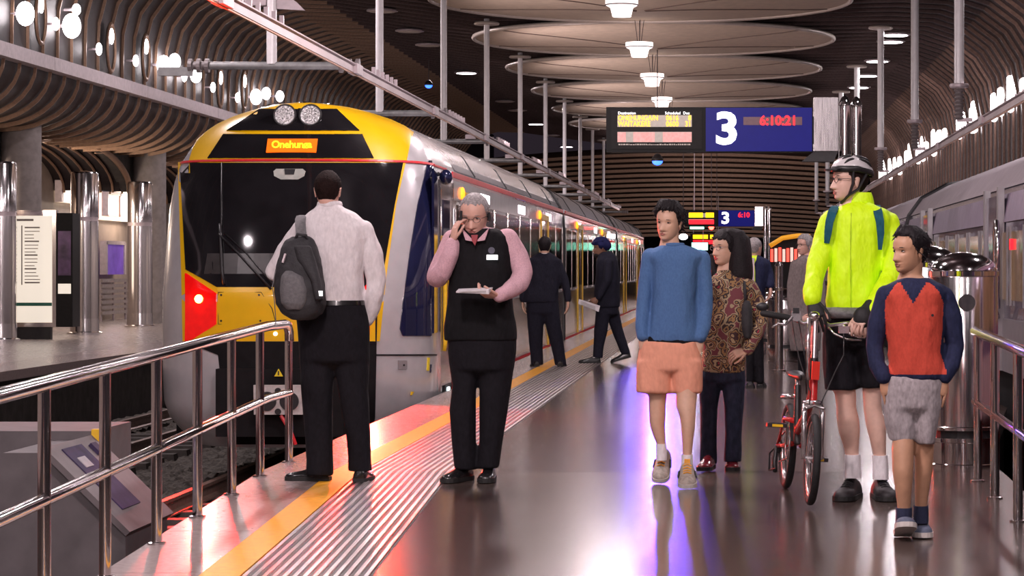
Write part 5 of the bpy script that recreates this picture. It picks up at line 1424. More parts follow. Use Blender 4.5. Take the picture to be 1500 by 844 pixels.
# ================================================================== A: man in white shirt seen from behind
A_ = Person('man seen from behind in white shirt and black trousers facing the train cab', 14.87, 487, sk_ruddy)
A_.garment('shirt', [[(298, 467, 498, .055), (305, 462, 505, .075), (313, 452, 520, .09), (322, 442, 532, .105), (334, 435, 541, .12), (350, 433, 543, .125), (372, 433, 535, .13), (400, 436, 531, .13), (425, 437, 533, .125), (447, 437, 532, .12)]],
           [[(443, 336, 0, .062), (419, 366, 0, .062), (402, 400, .0, .054), (408, 396, .14, .048), (424, 366, .26, .042)],
            [(533, 338, 0, .064), (546, 375, 0, .062), (552, 410, .01, .056), (550, 428, .0, .054), (545, 452, .03, .048), (538, 470, .05, .042)]], c_white, voxel=.009, folds=(.014, 9, .4))
A_.garment('trousers', [[(443, 436, 533, .12), (460, 434, 538, .125), (480, 436, 541, .13), (505, 438, 541, .13), (528, 440, 541, .12)],
           [(508, 438, 492, .095), (540, 440, 490, .09), (570, 442, 488, .085), (600, 444, 487, .078), (640, 447, 487, .072), (675, 449, 487, .075), (696, 448, 488, .08)],
           [(508, 488, 541, .095), (540, 491, 540, .09), (570, 496, 539, .085), (600, 500, 541, .08), (640, 508, 543, .075), (670, 510, 544, .075), (690, 510, 545, .08)]], (), c_blackt, folds=(.006, 6, .4))
A_.rows([(440, 435, 534, .125), (447, 434, 535, .127)]).build('belt', leather, A_.root, smooth='auto')
A_.head(480.5, 279, .232, PI, 0.06)
A_.hair(h_brown, top=.035, side=.022, front=.84, sid=.50, back=.20, seed=1, rough=.008, tufts=80, tuft_len=.02)
hand(A_.extra, A_.p(424, 366, .26), (.3, 0, 1), (0, -1, 0), 1, .9, .95)
hand(A_.extra, A_.p(538, 472, .05), (-.25, .3, -1), (-1, 0, 0), 1, .3, .9)
MB().torus(A_.p(483, 300), .062, .016, n=24, m=8, sq=(1, 1.4)).build('collar', c_white, A_.root, smooth=True)
g = ground(484, 706)
shoe(A_.root, 'shoe', (A_.p(482, 0).x, 14.9, zf(14.9)), (-1, .12), .275, .10, leather, rub_b, h=.8)
shoe(A_.root, 'shoe', (A_.p(529, 0).x, 14.78, zf(14.78)), (.05, 1), .28, .105, leather, rub_b, h=.8)
A_.finish()
# backpack
m_bag = M('backpack_black', (.022, .021, .024), .7, 0, .3, 40, bump=.3); m_bagg = M('backpack_grey', (.13, .125, .13), .75, 0, .2, 60, bump=.3)
bp_ = thing('backpack', P(438, 468, 14.62), 'black and grey backpack slung on the white shirted man\'s shoulder', 'backpack')
q = Person.__new__(Person); q.Y = 14.62
m = q.rows([(346, 428, 452, .04), (352, 418, 460, .07), (365, 412, 466, .10), (390, 406, 471, .12), (420, 402, 475, .125), (445, 404, 477, .12), (460, 414, 472, .105), (468, 428, 462, .08)], expo=2.8)
mesh_obj('bag_body', remesh(m, .009, 3, (.008, 12, 1)), m_bag, bp_)
q.Y = 14.53
m = q.rows([(396, 418, 430, .03), (405, 412, 446, .06), (425, 410, 452, .065), (444, 412, 450, .06), (454, 420, 444, .04)], expo=2.6); mesh_obj('front_pocket', remesh(m, .008, 3), m_bagg, bp_)
m = q.rows([(360, 430, 455, .03), (380, 434, 462, .04), (410, 455, 470, .05), (440, 462, 474, .05)], expo=2.4); mesh_obj('side_panel', remesh(m, .008, 3), m_bag, bp_)
ribbon([P(441, 352, 14.66), P(441, 340, 14.70), P(440, 330, 14.735), P(440, 322, 14.775), P(442, 318, 14.83), P(446, 317, 14.90)], .062, .016).build('shoulder_strap', m_bagg, bp_, smooth='auto')
MB().tube([P(432, 352, 14.58), P(436, 343, 14.56), P(448, 345, 14.56), P(452, 356, 14.58)], .010, 8).build('grab_handle', m_bag, bp_, smooth=True)
MB().tube([P(404, 395, 14.50), P(399, 420, 14.48), P(402, 440, 14.48), P(404, 470, 14.5), P(403, 478, 14.5)], .003, 6).build('drawcord', m_bagg, bp_)
MB().cbox(P(469, 430, 14.49), (.028, .01, .03)).build('maker_tag', m_signw, bp_)
MB().tube([P(418, 372, 14.515), P(414, 385, 14.50)], .008, 6).build('zip_pull', m_trim, bp_)

# ================================================================== B: man on the phone
B_ = Person('grey haired man in black knitted vest talking on a phone and reading a sheet', 14.9, 698, sk_ruddy)
B_.garment('shirt', [[(333, 672, 722, .07), (342, 662, 742, .10), (360, 660, 746, .10), (390, 665, 742, .10)]],
           [[(664, 352, 0, .066), (650, 382, -.03, .066), (640, 408, -.05, .064), (648, 398, -.11, .060), (660, 372, -.14, .052), (663, 358, -.12, .044)],
            [(743, 350, 0, .068), (758, 376, 0, .066), (766, 400, -.03, .064), (760, 416, -.10, .060), (744, 427, -.20, .050), (732, 433, -.24, .042)]], c_pink, folds=(.008, 10, .7))
B_.garment('vest', [[(334, 668, 726, .075), (339, 662, 739, .095), (346, 655, 748, .108), (360, 654, 751, .118), (385, 656, 751, .128), (410, 657, 750, .132), (435, 656, 750, .137), (460, 653, 753, .14), (480, 650, 757, .142), (499, 651, 758, .14)]], (), c_blackk, folds=(.004, 6, .6))
B_.garment('trousers', [[(493, 656, 756, .13), (515, 656, 756, .13), (540, 659, 753, .125)],
           [(525, 657, 704, .10), (565, 662, 698, .09), (600, 658, 697, .085), (650, 662, 697, .078), (687, 666, 697, .078)],
           [(525, 702, 754, .10), (565, 702, 749, .09), (600, 702, 744, .085), (650, 702, 736, .078), (686, 699, 731, .078)]], (), c_blackt, folds=(.006, 6, .4))
B_.head(695, 315, .252, -.12, .30, 0, -.04)
B_.hair(h_grey, top=.04, side=.03, front=.80, sid=.50, back=.22, seed=4, rough=.012, tufts=120, tuft_len=.03)
B_.face(M('brow_grey', (.25, .2, .19), .6), lip_a, m_iris, .5); B_.glasses(m_frame)
hand(B_.extra, B_.p(663, 356, -.12), (.16, .05, 1), (1, .5, .1), -1, .34, .98, tc=.25)
hand(B_.extra, B_.p(733, 433, -.25), (-1, -.12, .02), (0, .3, 1), -1, .3, .98, curls=[(.5, .6, .4), (.55, .65, .4), (.6, .7, .4), (.6, .7, .4)], tc=.05)
m = MB()
for a, b, c2 in (((676, 334), (694, 354), (682, 352)), ((716, 334), (697, 354), (710, 352))):
    m.prism([B_.p(a[0], a[1], -.125), B_.p(b[0], b[1], -.150), B_.p(c2[0], c2[1], -.148)], (0, .03, 0))
m.build('shirt_collar', c_pink, B_.root)
MB().prism([B_.p(690, 344, -.158), B_.p(700, 344, -.158), B_.p(699, 352, -.162), B_.p(695.5, 360, -.162), B_.p(691, 352, -.162)], (0, .02, 0)).build('necktie', M('red_tie', (.30, .02, .03), .5), B_.root)
MB().cbox(B_.p(721, 377, -.142), (.066, .008, .030)).build('name_badge', m_signw, B_.root)
MB().disc(B_.p(720, 367, -.138), .020, (0, 1, 0), .006, 18).build('vest_emblem', M('emblem_grey', (.10, .10, .14), .5), B_.root)
MB().tube([B_.tf((.34, .02, .06)), B_.tf((.36, -.02, -.08)), B_.tf((.35, -.06, -.12))], .011, 8).build('earpiece', m_black, B_.root)
shoe(B_.root, 'shoe', (B_.p(685, 0).x, 14.98, zf(14.98)), (-.42, -.9), .285, .105, leather, rub_b, h=.85)
shoe(B_.root, 'shoe', (B_.p(715, 0).x, 15.0, zf(15.0)), (.0, -1), .285, .105, leather, rub_b, h=.85)
B_.finish()
t = thing('mobile_phone', B_.p(676, 323, -.06), 'black mobile phone held to the grey haired man\'s ear', 'phone')
MB().cbox(B_.p(675, 322, -.09), (.014, .055, .115), Euler((.15, .12, 0)).to_matrix()).build('phone_body', m_black, t)
MB().cbox(B_.p(676.6, 322, -.09), (.003, .045, .09), Euler((.15, .12, 0)).to_matrix()).build('phone_screen', m_glassb, t)
t = thing('paper_sheet', B_.p(695, 427, -.30), 'folded white paper sheet held by the man on the phone', 'paper')
MB().hexa([B_.p(668, 427, -.38), B_.p(716, 424, -.40), B_.p(722, 421, -.24), B_.p(672, 423, -.22), B_.p(668, 429, -.38), B_.p(716, 431, -.40), B_.p(722, 422.5, -.24), B_.p(672, 424.5, -.22)]).build('sheet', M('paper', (.72, .68, .70), .7), t)
m = MB()
for i in range(3): m.add([B_.p(672 + 2 * i, 427.6 + .3 * i, -.388), B_.p(712, 426 + 1.4 * i, -.405), B_.p(712, 426.5 + 1.4 * i, -.405), B_.p(672 + 2 * i, 428.0 + .3 * i, -.388)], [(0, 1, 2, 3)])
m.build('print_lines', m_boardline, t)

# ================================================================== C: man in dark suit from behind
C_ = Person('dark suited man seen from behind standing by the train side', 32.0, 800, sk_tan)
C_.garment('jacket', [[(370, 790, 806, .06), (375, 781, 814, .09), (381, 773, 822, .11), (400, 773, 821, .125), (420, 769, 819, .13), (436, 765, 818, .14), (443, 764, 818, .14)]],
           [[(817, 385, 0, .062), (827, 410, 0, .056), (832, 438, -.03, .048)], [(777, 385, 0, .062), (768, 412, 0, .056), (766, 438, -.03, .048)]], c_suit, voxel=.014, folds=(.008, 8, .6))
C_.garment('trousers', [[(438, 771, 818, .12), (458, 771, 819, .12)], [(452, 771, 797, .095), (480, 773, 796, .09), (510, 776, 795, .08), (535, 778, 796, .085)], [(452, 795, 819, .095), (480, 800, 822, .09), (510, 808, 827, .08), (535, 813, 830, .085)]], (), c_suit, voxel=.014)
C_.head(798, 360, .235, PI, 0)
C_.hair(h_black, top=.04, side=.03, front=.82, sid=.48, back=.14, seed=8, rough=.01, tufts=60, tuft_len=.03)
MB().torus(C_.p(798, 371.5), .058, .012, n=20, m=8).build('shirt_collar', c_white, C_.root, smooth=True)
hand(C_.extra, C_.p(832, 441, -.03), (0, -.1, -1), (-1, 0, 0), 1, .3)
hand(C_.extra, C_.p(766, 441, -.03), (0, -.1, -1), (1, 0, 0), -1, .3)
shoe(C_.root, 'shoe', (C_.p(787, 0).x, 31.9, 0), (-.25, 1), .28, .10, leather, rub_b, h=.8)
shoe(C_.root, 'shoe', (C_.p(821, 0).x, 31.9, 0), (.1, 1), .28, .10, leather, rub_b, h=.8)
C_.finish(.016)

# ================================================================== D: man with turban walking
D_ = Person('man in navy turban and dark suit striding along the tactile strip', 33.2, 885, sk_dark)
D_.garment('jacket', [[(369, 881, 896, .07), (374, 876, 902, .14), (381, 874, 905, .19), (395, 873, 907, .20), (412, 872, 908, .19), (430, 870, 908, .18), (450, 871, 908, .17)]],
           [[(892, 384, -.20, .060), (889, 412, -.23, .056), (877, 436, -.24, .046)], [(890, 384, .20, .060), (896, 412, .22, .055), (890, 440, .2, .046)]], c_suit, voxel=.014, folds=(.008, 8, .6))
D_.garment('trousers', [[(446, 873, 906, .15), (460, 873, 906, .15)], [(455, 873, 894, .09, -.07), (485, 870, 890, .085, -.07), (510, 869, 884, .07, -.07), (525, 868, 883, .07, -.07)], [(455, 886, 907, .09, .07), (480, 894, 912, .085, .07), (500, 902, 918, .075, .07), (519, 910, 924, .07, .07)]], (), c_suit, voxel=.014)
D_.head(880, 363, .235, -1.35, .06)
D_.face(h_black, lip_b, m_iris, .8)
hair_mesh(D_.tf, top=.15, side=.15, front=.64, sid=.50, back=.30, seed=3, rough=.022, freq=5).build('turban', c_turban, D_.root, smooth=True)
MB().tube([D_.tf((-.30, -.30, .18)), D_.tf((0, -.46, .26)), D_.tf((.30, -.28, .34)), D_.tf((.40, .1, .40))], [.012, .02, .02, .014], 8).build('turban_fold', c_turban, D_.root, smooth=True)
MB().sphere(D_.tf((0, -.22, -.40)), (.045, .045, .045), 12, 8).build('beard', h_black, D_.root, smooth=True)
MB().torus(D_.p(887, 371), .06, .014, n=20, m=8).build('shirt_collar', c_white, D_.root, smooth=True)
hand(D_.extra, D_.p(876, 437, -.24), (-.8, 0, -.5), (0, 1, -.3), 1, .5)
hand(D_.extra, D_.p(890, 443, .2), (0, 0, -1), (1, 0, 0), 1, .4)
shoe(D_.root, 'shoe', (D_.p(880, 0).x, 33.10, 0), (-1, -.12), .29, .10, leather, rub_b, h=.85)
shoe(D_.root, 'shoe', (D_.p(924, 0).x, 33.27, .075), (-1, -.1), .28, .10, leather, rub_b, pitch=-.28, h=.85)
D_.finish(.016)
t = thing('paper_sheet', D_.p(862, 448, -.30), 'white sheet carried by the man in the turban', 'paper')
MB().hexa([D_.p(847, 445, -.27), D_.p(877, 457, -.27), D_.p(877, 457, -.26), D_.p(847, 445, -.26), D_.p(848, 438, -.27), D_.p(879, 448, -.27), D_.p(879, 448, -.26), D_.p(848, 438, -.26)]).build('sheet', M('paper2', (.70, .67, .70), .7), t)
m = MB()
for i in range(3): m.add([D_.p(851, 441.5 + 2 * i, -.275), D_.p(872, 449.5 + 2 * i, -.275), D_.p(872, 450.2 + 2 * i, -.275), D_.p(851, 442.2 + 2 * i, -.275)], [(0, 1, 2, 3)])
m.build('print_lines', m_boardline, t)

# ================================================================== E: youth in blue jumper
E_ = Person('youth in blue jumper and peach shorts walking with hands in pockets', 14.75, 988, sk_tan)
E_.garment('jumper', [[(358, 971, 1002, .058), (363, 960, 1016, .078), (369, 950, 1029, .095), (377, 948, 1032, .106), (390, 955, 1025, .112), (412, 957, 1022, .116), (440, 956, 1021, .116), (470, 952, 1022, .118), (490, 948, 1024, .118), (500, 948, 1023, .112)]],
           [[(953, 377, 0, .056), (946, 412, .0, .047), (942, 450, 0, .045), (940, 478, -.03, .042), (941, 492, -.05, .038)], [(1027, 379, 0, .056), (1032, 412, 0, .047), (1033, 450, 0, .045), (1031, 480, -.03, .042), (1026, 493, -.05, .038)]], c_blue, voxel=.008, smooth_it=3, folds=(.008, 8, .5))
E_.garment('undershirt', [[(492, 946, 1024, .112), (510, 948, 1018, .108)]], (), c_blackk, under=False)
E_.garment('shorts', [[(500, 940, 1023, .113), (515, 935, 1027, .122), (540, 932, 1029, .128)], [(528, 932, 984, .118), (555, 931, 984, .12), (576, 931, 984, .12)], [(528, 982, 1029, .118), (555, 984, 1029, .12), (576, 986, 1029, .12)]], (), c_peach, folds=(.009, 7, .35))
E_.skin_rows([(560, 948, 980, .068), (580, 950, 977, .065), (596, 950, 975, .062), (612, 951, 975, .062), (625, 952, 974, .058), (640, 957, 975, .05), (652, 962, 975, .04), (674, 963, 976, .038)])
E_.skin_rows([(560, 990, 1022, .068, -.05), (580, 990, 1021, .066, -.06), (596, 990, 1020, .063, -.08), (612, 996, 1019, .063, -.09), (628, 998, 1018, .058, -.10), (645, 999, 1016, .05, -.10), (662, 1000, 1014, .04, -.10), (690, 1000, 1014, .038, -.10)])
E_.head(980, 326, .218, -.42, .04, .06, -.02)
E_.hair(h_black, top=.13, side=.05, front=.80, sid=.50, back=.18, seed=11, rough=.03, quiff=.05, freq=6, tufts=260, tuft_len=.10)
MB().torus(E_.p(986, 359), .061, .009, n=24, m=8, sq=(1, 1.5)).build('neckline', c_blue, E_.root, smooth=True)
E_.face(h_black, lip_a, m_iris, .6)
hand(E_.extra, E_.p(941, 492, -.04), (.35, -.1, -1), (0, 1, 0), 1, .15, .95)
hand(E_.extra, E_.p(1026, 493, -.04), (-.35, -.1, -1), (0, 1, 0), -1, .15, .95)
E_.rows([(650, 961, 976, .046), (660, 961, 977, .046), (674, 961, 977, .046)]).build('sock', c_sock, E_.root, smooth='auto')
E_.rows([(666, 998, 1015, .046, -.10), (676, 998, 1015, .046, -.10), (690, 998, 1015, .046, -.10)]).build('sock', c_sock, E_.root, smooth='auto')
m_sneak = M('sneaker_grey', (.36, .31, .27), .7, 0, .25, 50); m_lace_o = M('lace_orange', (.75, .33, .03), .6)
shoe(E_.root, 'shoe', (E_.p(969, 0).x + .015, 14.98, zf(15.0) + .115), (-.10, -1), .285, .108, m_sneak, rub_w, pitch=-.42, laces=m_lace_o, stripe=m_black)
shoe(E_.root, 'shoe', (E_.p(1006.5, 0).x, 14.70, zf(14.6) + .05), (.03, -1), .285, .112, m_sneak, rub_w, pitch=-.18, laces=m_lace_o, stripe=m_black)
E_.finish()

# ================================================================== F: woman in patterned blouse
def blouse_mat():
    m = M('patterned_blouse', (.25, .15, .10), .8, bump=.2)
    nt = m.node_tree; b = nt.nodes['Principled BSDF']
    tc = nt.nodes.new('ShaderNodeTexCoord'); 
    nz = nt.nodes.new('ShaderNodeTexNoise'); nz.inputs['Scale'].default_value = 14; nt.links.new(tc.outputs['Object'], nz.inputs['Vector'])
    mx = nt.nodes.new('ShaderNodeMixRGB'); mx.blend_type = 'ADD'; mx.inputs[0].default_value = .09
    nt.links.new(tc.outputs['Object'], mx.inputs[1]); nt.links.new(nz.outputs['Color'], mx.inputs[2])
    v = nt.nodes.new('ShaderNodeTexVoronoi'); v.inputs['Scale'].default_value = 15; nt.links.new(mx.outputs[0], v.inputs['Vector'])
    r = nt.nodes.new('ShaderNodeValToRGB'); r.color_ramp.interpolation = 'CONSTANT'
    cols = [(0, (.33, .03, .05)), (.16, (.05, .02, .02)), (.26, (.42, .30, .17)), (.36, (.06, .025, .03)), (.46, (.30, .17, .07)), (.56, (.035, .02, .02)), (.64, (.36, .28, .17)), (.74, (.16, .04, .05))]
    e = r.color_ramp.elements; e[0].position = 0; e[0].color = cols[0][1] + (1,); e[1].position = cols[1][0]; e[1].color = cols[1][1] + (1,)
    for p_, c_ in cols[2:]:
        q_ = e.new(p_); q_.color = c_ + (1,)
    nt.links.new(v.outputs['Distance'], r.inputs['Fac']); nt.links.new(r.outputs['Color'], b.inputs['Base Color'])
    return m
c_blouse = blouse_mat()
F_ = Person('woman with long black hair and glasses in brown patterned blouse', 15.6, 1058, sk_tan)
F_.garment('blouse', [[(396, 1054, 1082, .055), (403, 1046, 1094, .08), (410, 1038, 1103, .10), (420, 1034, 1107, .11), (440, 1033, 1105, .12), (470, 1032, 1099, .12), (500, 1031, 1095, .125), (530, 1029, 1092, .13), (546, 1028, 1091, .13)]],
           [[(1099, 421, 0, .056), (1110, 445, 0, .052), (1115, 467, -.02, .050), (1107, 490, -.11, .046), (1096, 512, -.15, .040)], [(1040, 421, 0, .055), (1036, 460, 0, .05), (1040, 500, -.05, .045)]], c_blouse, folds=(.007, 9, .5))
F_.garment('trousers', [[(536, 1029, 1091, .12), (556, 1026, 1092, .12)], [(550, 1024, 1058, .09), (600, 1026, 1051, .078), (640, 1026, 1050, .068), (680, 1025, 1050, .068)], [(550, 1057, 1092, .09), (600, 1061, 1089, .078), (640, 1062, 1086, .068), (676, 1061, 1086, .068)]], (), c_jean, folds=(.006, 9, .5))
F_.head(1063, 363, .220, -.85, .0, .0, 0)
F_.face(h_black, lip_c, m_iris, .75); F_.glasses(M('spectacle_steel', (.45, .42, .42), .25, .9))
F_.hair(h_black, top=.07, side=.06, front=.70, sid=.30, back=.05, seed=17, rough=.014, tufts=90, tuft_len=.05)
m = F_.rows([(335, 1060, 1080, .05, .02), (339, 1056, 1090, .085, .02), (350, 1062, 1098, .10, .03), (370, 1067, 1101, .105, .02), (390, 1066, 1103, .10, .01), (405, 1066, 1103, .09, .0), (417, 1072, 1101, .07, .0)], expo=2.3)
mesh_obj('long_hair', remesh(m, .009, 3, (.008, 22, .12)), h_black, F_.root)
m = F_.rows([(372, 1040, 1050, .03, .05), (392, 1040, 1052, .04, .04), (404, 1042, 1056, .035, .02)], expo=2.2); mesh_obj('hair_lock', remesh(m, .009, 3, (.005, 22, .12)), h_black, F_.root)
hand(F_.extra, F_.p(1094, 513, -.15), (-.9, -.2, -.3), (0, .6, -.6), 1, .5, .88)
hand(F_.extra, F_.p(1040, 503, -.05), (0, 0, -1), (1, 0, 0), 1, .4, .88)
m_rshoe = M('red_shoe', (.16, .012, .02), .25, 0, .2, 30, coat=.4)
shoe(F_.root, 'shoe', (F_.p(1040, 0).x, 15.58, zf(15.5) + .012), (-.18, -1), .245, .098, m_rshoe, rub_b, h=.8)
shoe(F_.root, 'shoe', (F_.p(1073, 0).x, 15.72, .0), (.0, -1), .245, .095, m_rshoe, rub_b, h=.8)
F_.finish()
t = thing('shoulder_bag', P(1096, 500, 15.45), 'dark bag hanging at the patterned blouse woman\'s side', 'bag')
q.Y = 15.45
mesh_obj('bag_body', remesh(q.rows([(440, 1090, 1098, .03), (452, 1086, 1102, .045), (480, 1086, 1103, .05), (496, 1090, 1100, .04)]), .01, 3), m_bag, t)
MB().tube([P(1092, 442, 15.46), P(1091, 425, 15.47), P(1090, 412, 15.52)], .010, 8).build('strap', m_bag, t, smooth=True)

# ================================================================== G: worker with safety vest, H: grey haired person
G_ = Person('worker in navy with yellow safety vest walking away behind the woman', 26.3, 1104, sk_ruddy)
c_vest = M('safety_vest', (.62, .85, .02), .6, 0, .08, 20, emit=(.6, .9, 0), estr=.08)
G_.garment('jumper', [[(374, 1098, 1112, .06), (379, 1093, 1121, .10), (386, 1090, 1126, .12), (400, 1091, 1125, .125), (425, 1092, 1121, .12), (452, 1091, 1120, .12)]],
           [[(1121, 386, 0, .058), (1127, 402, 0, .052), (1129, 418, -.05, .045)], [(1095, 386, 0, .058), (1090, 405, 0, .052), (1088, 425, -.03, .045)]], c_navy, voxel=.013)
G_.garment('safety_vest', [[(374, 1096, 1111, .075), (380, 1092, 1113, .115), (400, 1090, 1111, .137), (420, 1091, 1111, .132), (440, 1091, 1111, .132)]], (), c_vest, voxel=.013, under=False)
MB().hexa([G_.p(1101, 440, -.142), G_.p(1105, 440, -.142), G_.p(1105, 440, -.13), G_.p(1101, 440, -.13), G_.p(1101, 378, -.145), G_.p(1105, 378, -.145), G_.p(1105, 378, -.10), G_.p(1101, 378, -.10)]).build('reflective_strip', m_trim, G_.root)
G_.garment('trousers', [[(448, 1091, 1120, .12), (462, 1091, 1119, .12)], [(458, 1090, 1105, .09), (500, 1092, 1105, .08), (560, 1093, 1105, .07)], [(458, 1104, 1119, .09), (500, 1106, 1119, .08), (562, 1108, 1119, .07)]], (), c_blackt, voxel=.014)
G_.head(1105, 364, .232, 2.6, 0); G_.hair(h_grey, top=.02, side=.02, front=.86, sid=.5, back=.24, seed=5, rough=.006)
hand(G_.extra, G_.p(1129, 420, -.05), (0, -.1, -1), (-1, 0, 0), 1, .4); hand(G_.extra, G_.p(1088, 428, -.03), (0, -.1, -1), (1, 0, 0), -1, .4)
shoe(G_.root, 'shoe', (G_.p(1099, 0).x, 26.2, 0), (0, 1), .28, .10, leather, rub_b, h=.8); shoe(G_.root, 'shoe', (G_.p(1113.5, 0).x, 26.3, 0), (.1, 1), .28, .10, leather, rub_b, h=.8)
G_.finish(.016)
H_ = Person('grey haired person with glasses in a long grey coat behind the cyclist', 29.0, 1180, sk_ruddy)
H_.garment('coat', [[(373, 1174, 1190, .06), (378, 1168, 1196, .10), (386, 1162, 1201, .125), (400, 1159, 1203, .13), (430, 1157, 1204, .13), (460, 1155, 1204, .135), (490, 1155, 1203, .14), (514, 1158, 1201, .14)]],
           [[(1165, 388, 0, .06), (1159, 420, -.02, .056), (1160, 450, -.06, .05), (1172, 468, -.14, .045)], [(1198, 388, 0, .06), (1203, 420, 0, .056), (1203, 455, -.03, .05)]], c_coat, voxel=.014, folds=(.009, 8, .5))
H_.garment('trousers', [[(505, 1168, 1196, .11), (520, 1168, 1196, .11)], [(515, 1168, 1182, .08), (548, 1169, 1181, .07)], [(515, 1182, 1196, .08), (548, 1184, 1196, .07)]], (), c_blackt, voxel=.014)
H_.head(1179, 359, .235, -.95, .0); H_.face(M('brow_grey', (.25, .2, .19), .6), lip_a, m_iris, .7); H_.glasses(m_frame)
H_.hair(h_grey, top=.07, side=.06, front=.76, sid=.36, back=.0, seed=23, rough=.03, freq=6, tufts=160, tuft_len=.06)
MB().tube([H_.p(1185, 377, -.12), H_.p(1189, 392, -.15), H_.p(1186, 410, -.155)], .03, 8).build('pale_scarf', M('scarf_pale', (.55, .50, .50), .8), H_.root, smooth=True)
hand(H_.extra, H_.p(1173, 469, -.15), (.9, -.1, .1), (0, 1, 0), 1, .5); hand(H_.extra, H_.p(1203, 458, -.03), (0, 0, -1), (-1, 0, 0), 1, .4)
shoe(H_.root, 'shoe', (H_.p(1175, 0).x, 29.05, 0), (-.2, -1), .26, .10, leather, rub_b, h=.8); shoe(H_.root, 'shoe', (H_.p(1190, 0).x, 29.05, 0), (0, -1), .26, .10, leather, rub_b, h=.8)
H_.finish(.016)

# ================================================================== I: cyclist
I_ = Person('tall cyclist in bright yellow jacket and helmet pushing a red bicycle', 13.9, 1262, sk_pale)
I_.garment('jacket', [[(296, 1241, 1276, .062), (302, 1228, 1290, .085), (309, 1216, 1302, .10), (320, 1209, 1308, .118), (335, 1208, 1308, .124), (355, 1213, 1298, .128), (385, 1214, 1291, .132), (415, 1212, 1288, .134), (440, 1209, 1287, .134), (455, 1211, 1283, .126)]],
           [[(1219, 324, 0, .066), (1205, 358, -.03, .066), (1195, 395, -.12, .062), (1190, 425, -.22, .054), (1189, 437, -.26, .048)], [(1300, 328, 0, .068), (1309, 365, -.03, .066), (1308, 402, -.10, .062), (1288, 436, -.22, .054), (1273, 455, -.30, .046)]], c_hiviz, voxel=.009, folds=(.015, 9, .45))
m = MB()
m.loft([[I_.hloc if False else I_.p(1246 + 26 * math.cos(a) * k, 300 - 9 * k2 , 0) + Vector((0, .075 * math.sin(a) * k, 0)) for a in [2 * PI * j / 24 for j in range(24)]] for k, k2 in ((.62, 2.0), (.72, 1.2), (.80, 0), (.70, -.6), (.6, .5))], caps=False)
m.v = [(x + .055, y, z) for x, y, z in m.v]; m.build('collar', c_hiviz, I_.root, smooth=True)
I_.rows([(297, 1242, 1270, .055), (303, 1240, 1272, .058)]).build('black_neck', c_blackk, I_.root, smooth='auto')
for a, b, c_, d_ in (((1214, 312), (1226, 308), (1218, 352), (1207, 350)), ((1286, 306), (1296, 312), (1296, 362), (1287, 352))):
    pass
ribbon([I_.p(1225, 303, .03), I_.p(1222, 306, -.05), I_.p(1219, 312, -.105), I_.p(1215, 325, -.127), I_.p(1213, 340, -.133), I_.p(1211, 356, -.11)], [.05, .05, .05, .046, .042, .03], .012).build('backpack_strap', c_teal, I_.root, smooth='auto')
ribbon([I_.p(1283, 302, .03), I_.p(1284, 305, -.05), I_.p(1286, 311, -.108), I_.p(1289, 325, -.13), I_.p(1290, 342, -.138), I_.p(1289, 366, -.132)], [.05, .05, .05, .046, .04, .02], .012).build('backpack_strap', c_teal, I_.root, smooth='auto')
MB().tube([I_.p(1247, 312, -.112), I_.p(1246, 350, -.131), I_.p(1246, 400, -.138), I_.p(1246, 452, -.13)], .004, 6).build('jacket_zip', M('zip_lime', (.52, .76, .0), .5), I_.root)
m = I_.rows([(450, 1206, 1284, .13, -.03), (458, 1206, 1282, .165, -.04), (466, 1214, 1270, .15, -.04)], expo=2.6); mesh_obj('waist_bag', remesh(m, .009, 3, (.004, 14, 1)), m_bagg, I_.root)
I_.garment('shorts', [[(452, 1210, 1286, .12), (480, 1206, 1289, .13), (505, 1205, 1290, .13)], [(495, 1205, 1250, .11), (540, 1206, 1254, .11), (571, 1208, 1256, .105)], [(495, 1248, 1290, .11), (540, 1255, 1292, .11), (568, 1258, 1293, .105)]], (), c_blackt, folds=(.007, 8, .5))
I_.skin_rows([(555, 1220, 1253, .07), (580, 1223, 1254, .068), (596, 1225, 1254, .062), (612, 1225, 1258, .066), (632, 1228, 1260, .062), (655, 1236, 1258, .048), (672, 1239, 1258, .04), (700, 1240, 1260, .04)])
I_.skin_rows([(555, 1262, 1292, .07), (580, 1264, 1291, .068), (600, 1265, 1292, .062), (622, 1268, 1298, .066), (645, 1274, 1298, .058), (665, 1279, 1298, .042), (700, 1280, 1300, .04)])
I_.head(1244, 264, .236, -1.18, -.02, 0, 0)
I_.face(h_brown, lip_a, m_iris, .6); I_.glasses(m_frame)
I_.hair(h_brown, top=.03, side=.028, front=.80, sid=.46, back=.16, seed=31, rough=.008)
I_.rows([(666, 1237, 1260, .05), (680, 1238, 1261, .05), (700, 1238, 1262, .05)]).build('sock', c_sock, I_.root, smooth='auto')
I_.rows([(667, 1277, 1300, .05), (680, 1278, 1301, .05), (702, 1278, 1302, .05)]).build('sock', c_sock, I_.root, smooth='auto')
m_bshoe = M('black_sneaker', (.018, .014, .017), .6, 0, .4, 40)
shoe(I_.root, 'shoe', (I_.p(1254, 0).x, 14.02, zf(14.0)), (-.32, -1), .31, .125, m_bshoe, rub_b, laces=m_black, h=1.1)
shoe(I_.root, 'shoe', (I_.p(1288, 0).x, 14.02, zf(14.0)), (.16, -1), .31, .125, m_bshoe, rub_b, laces=m_black, h=1.1)
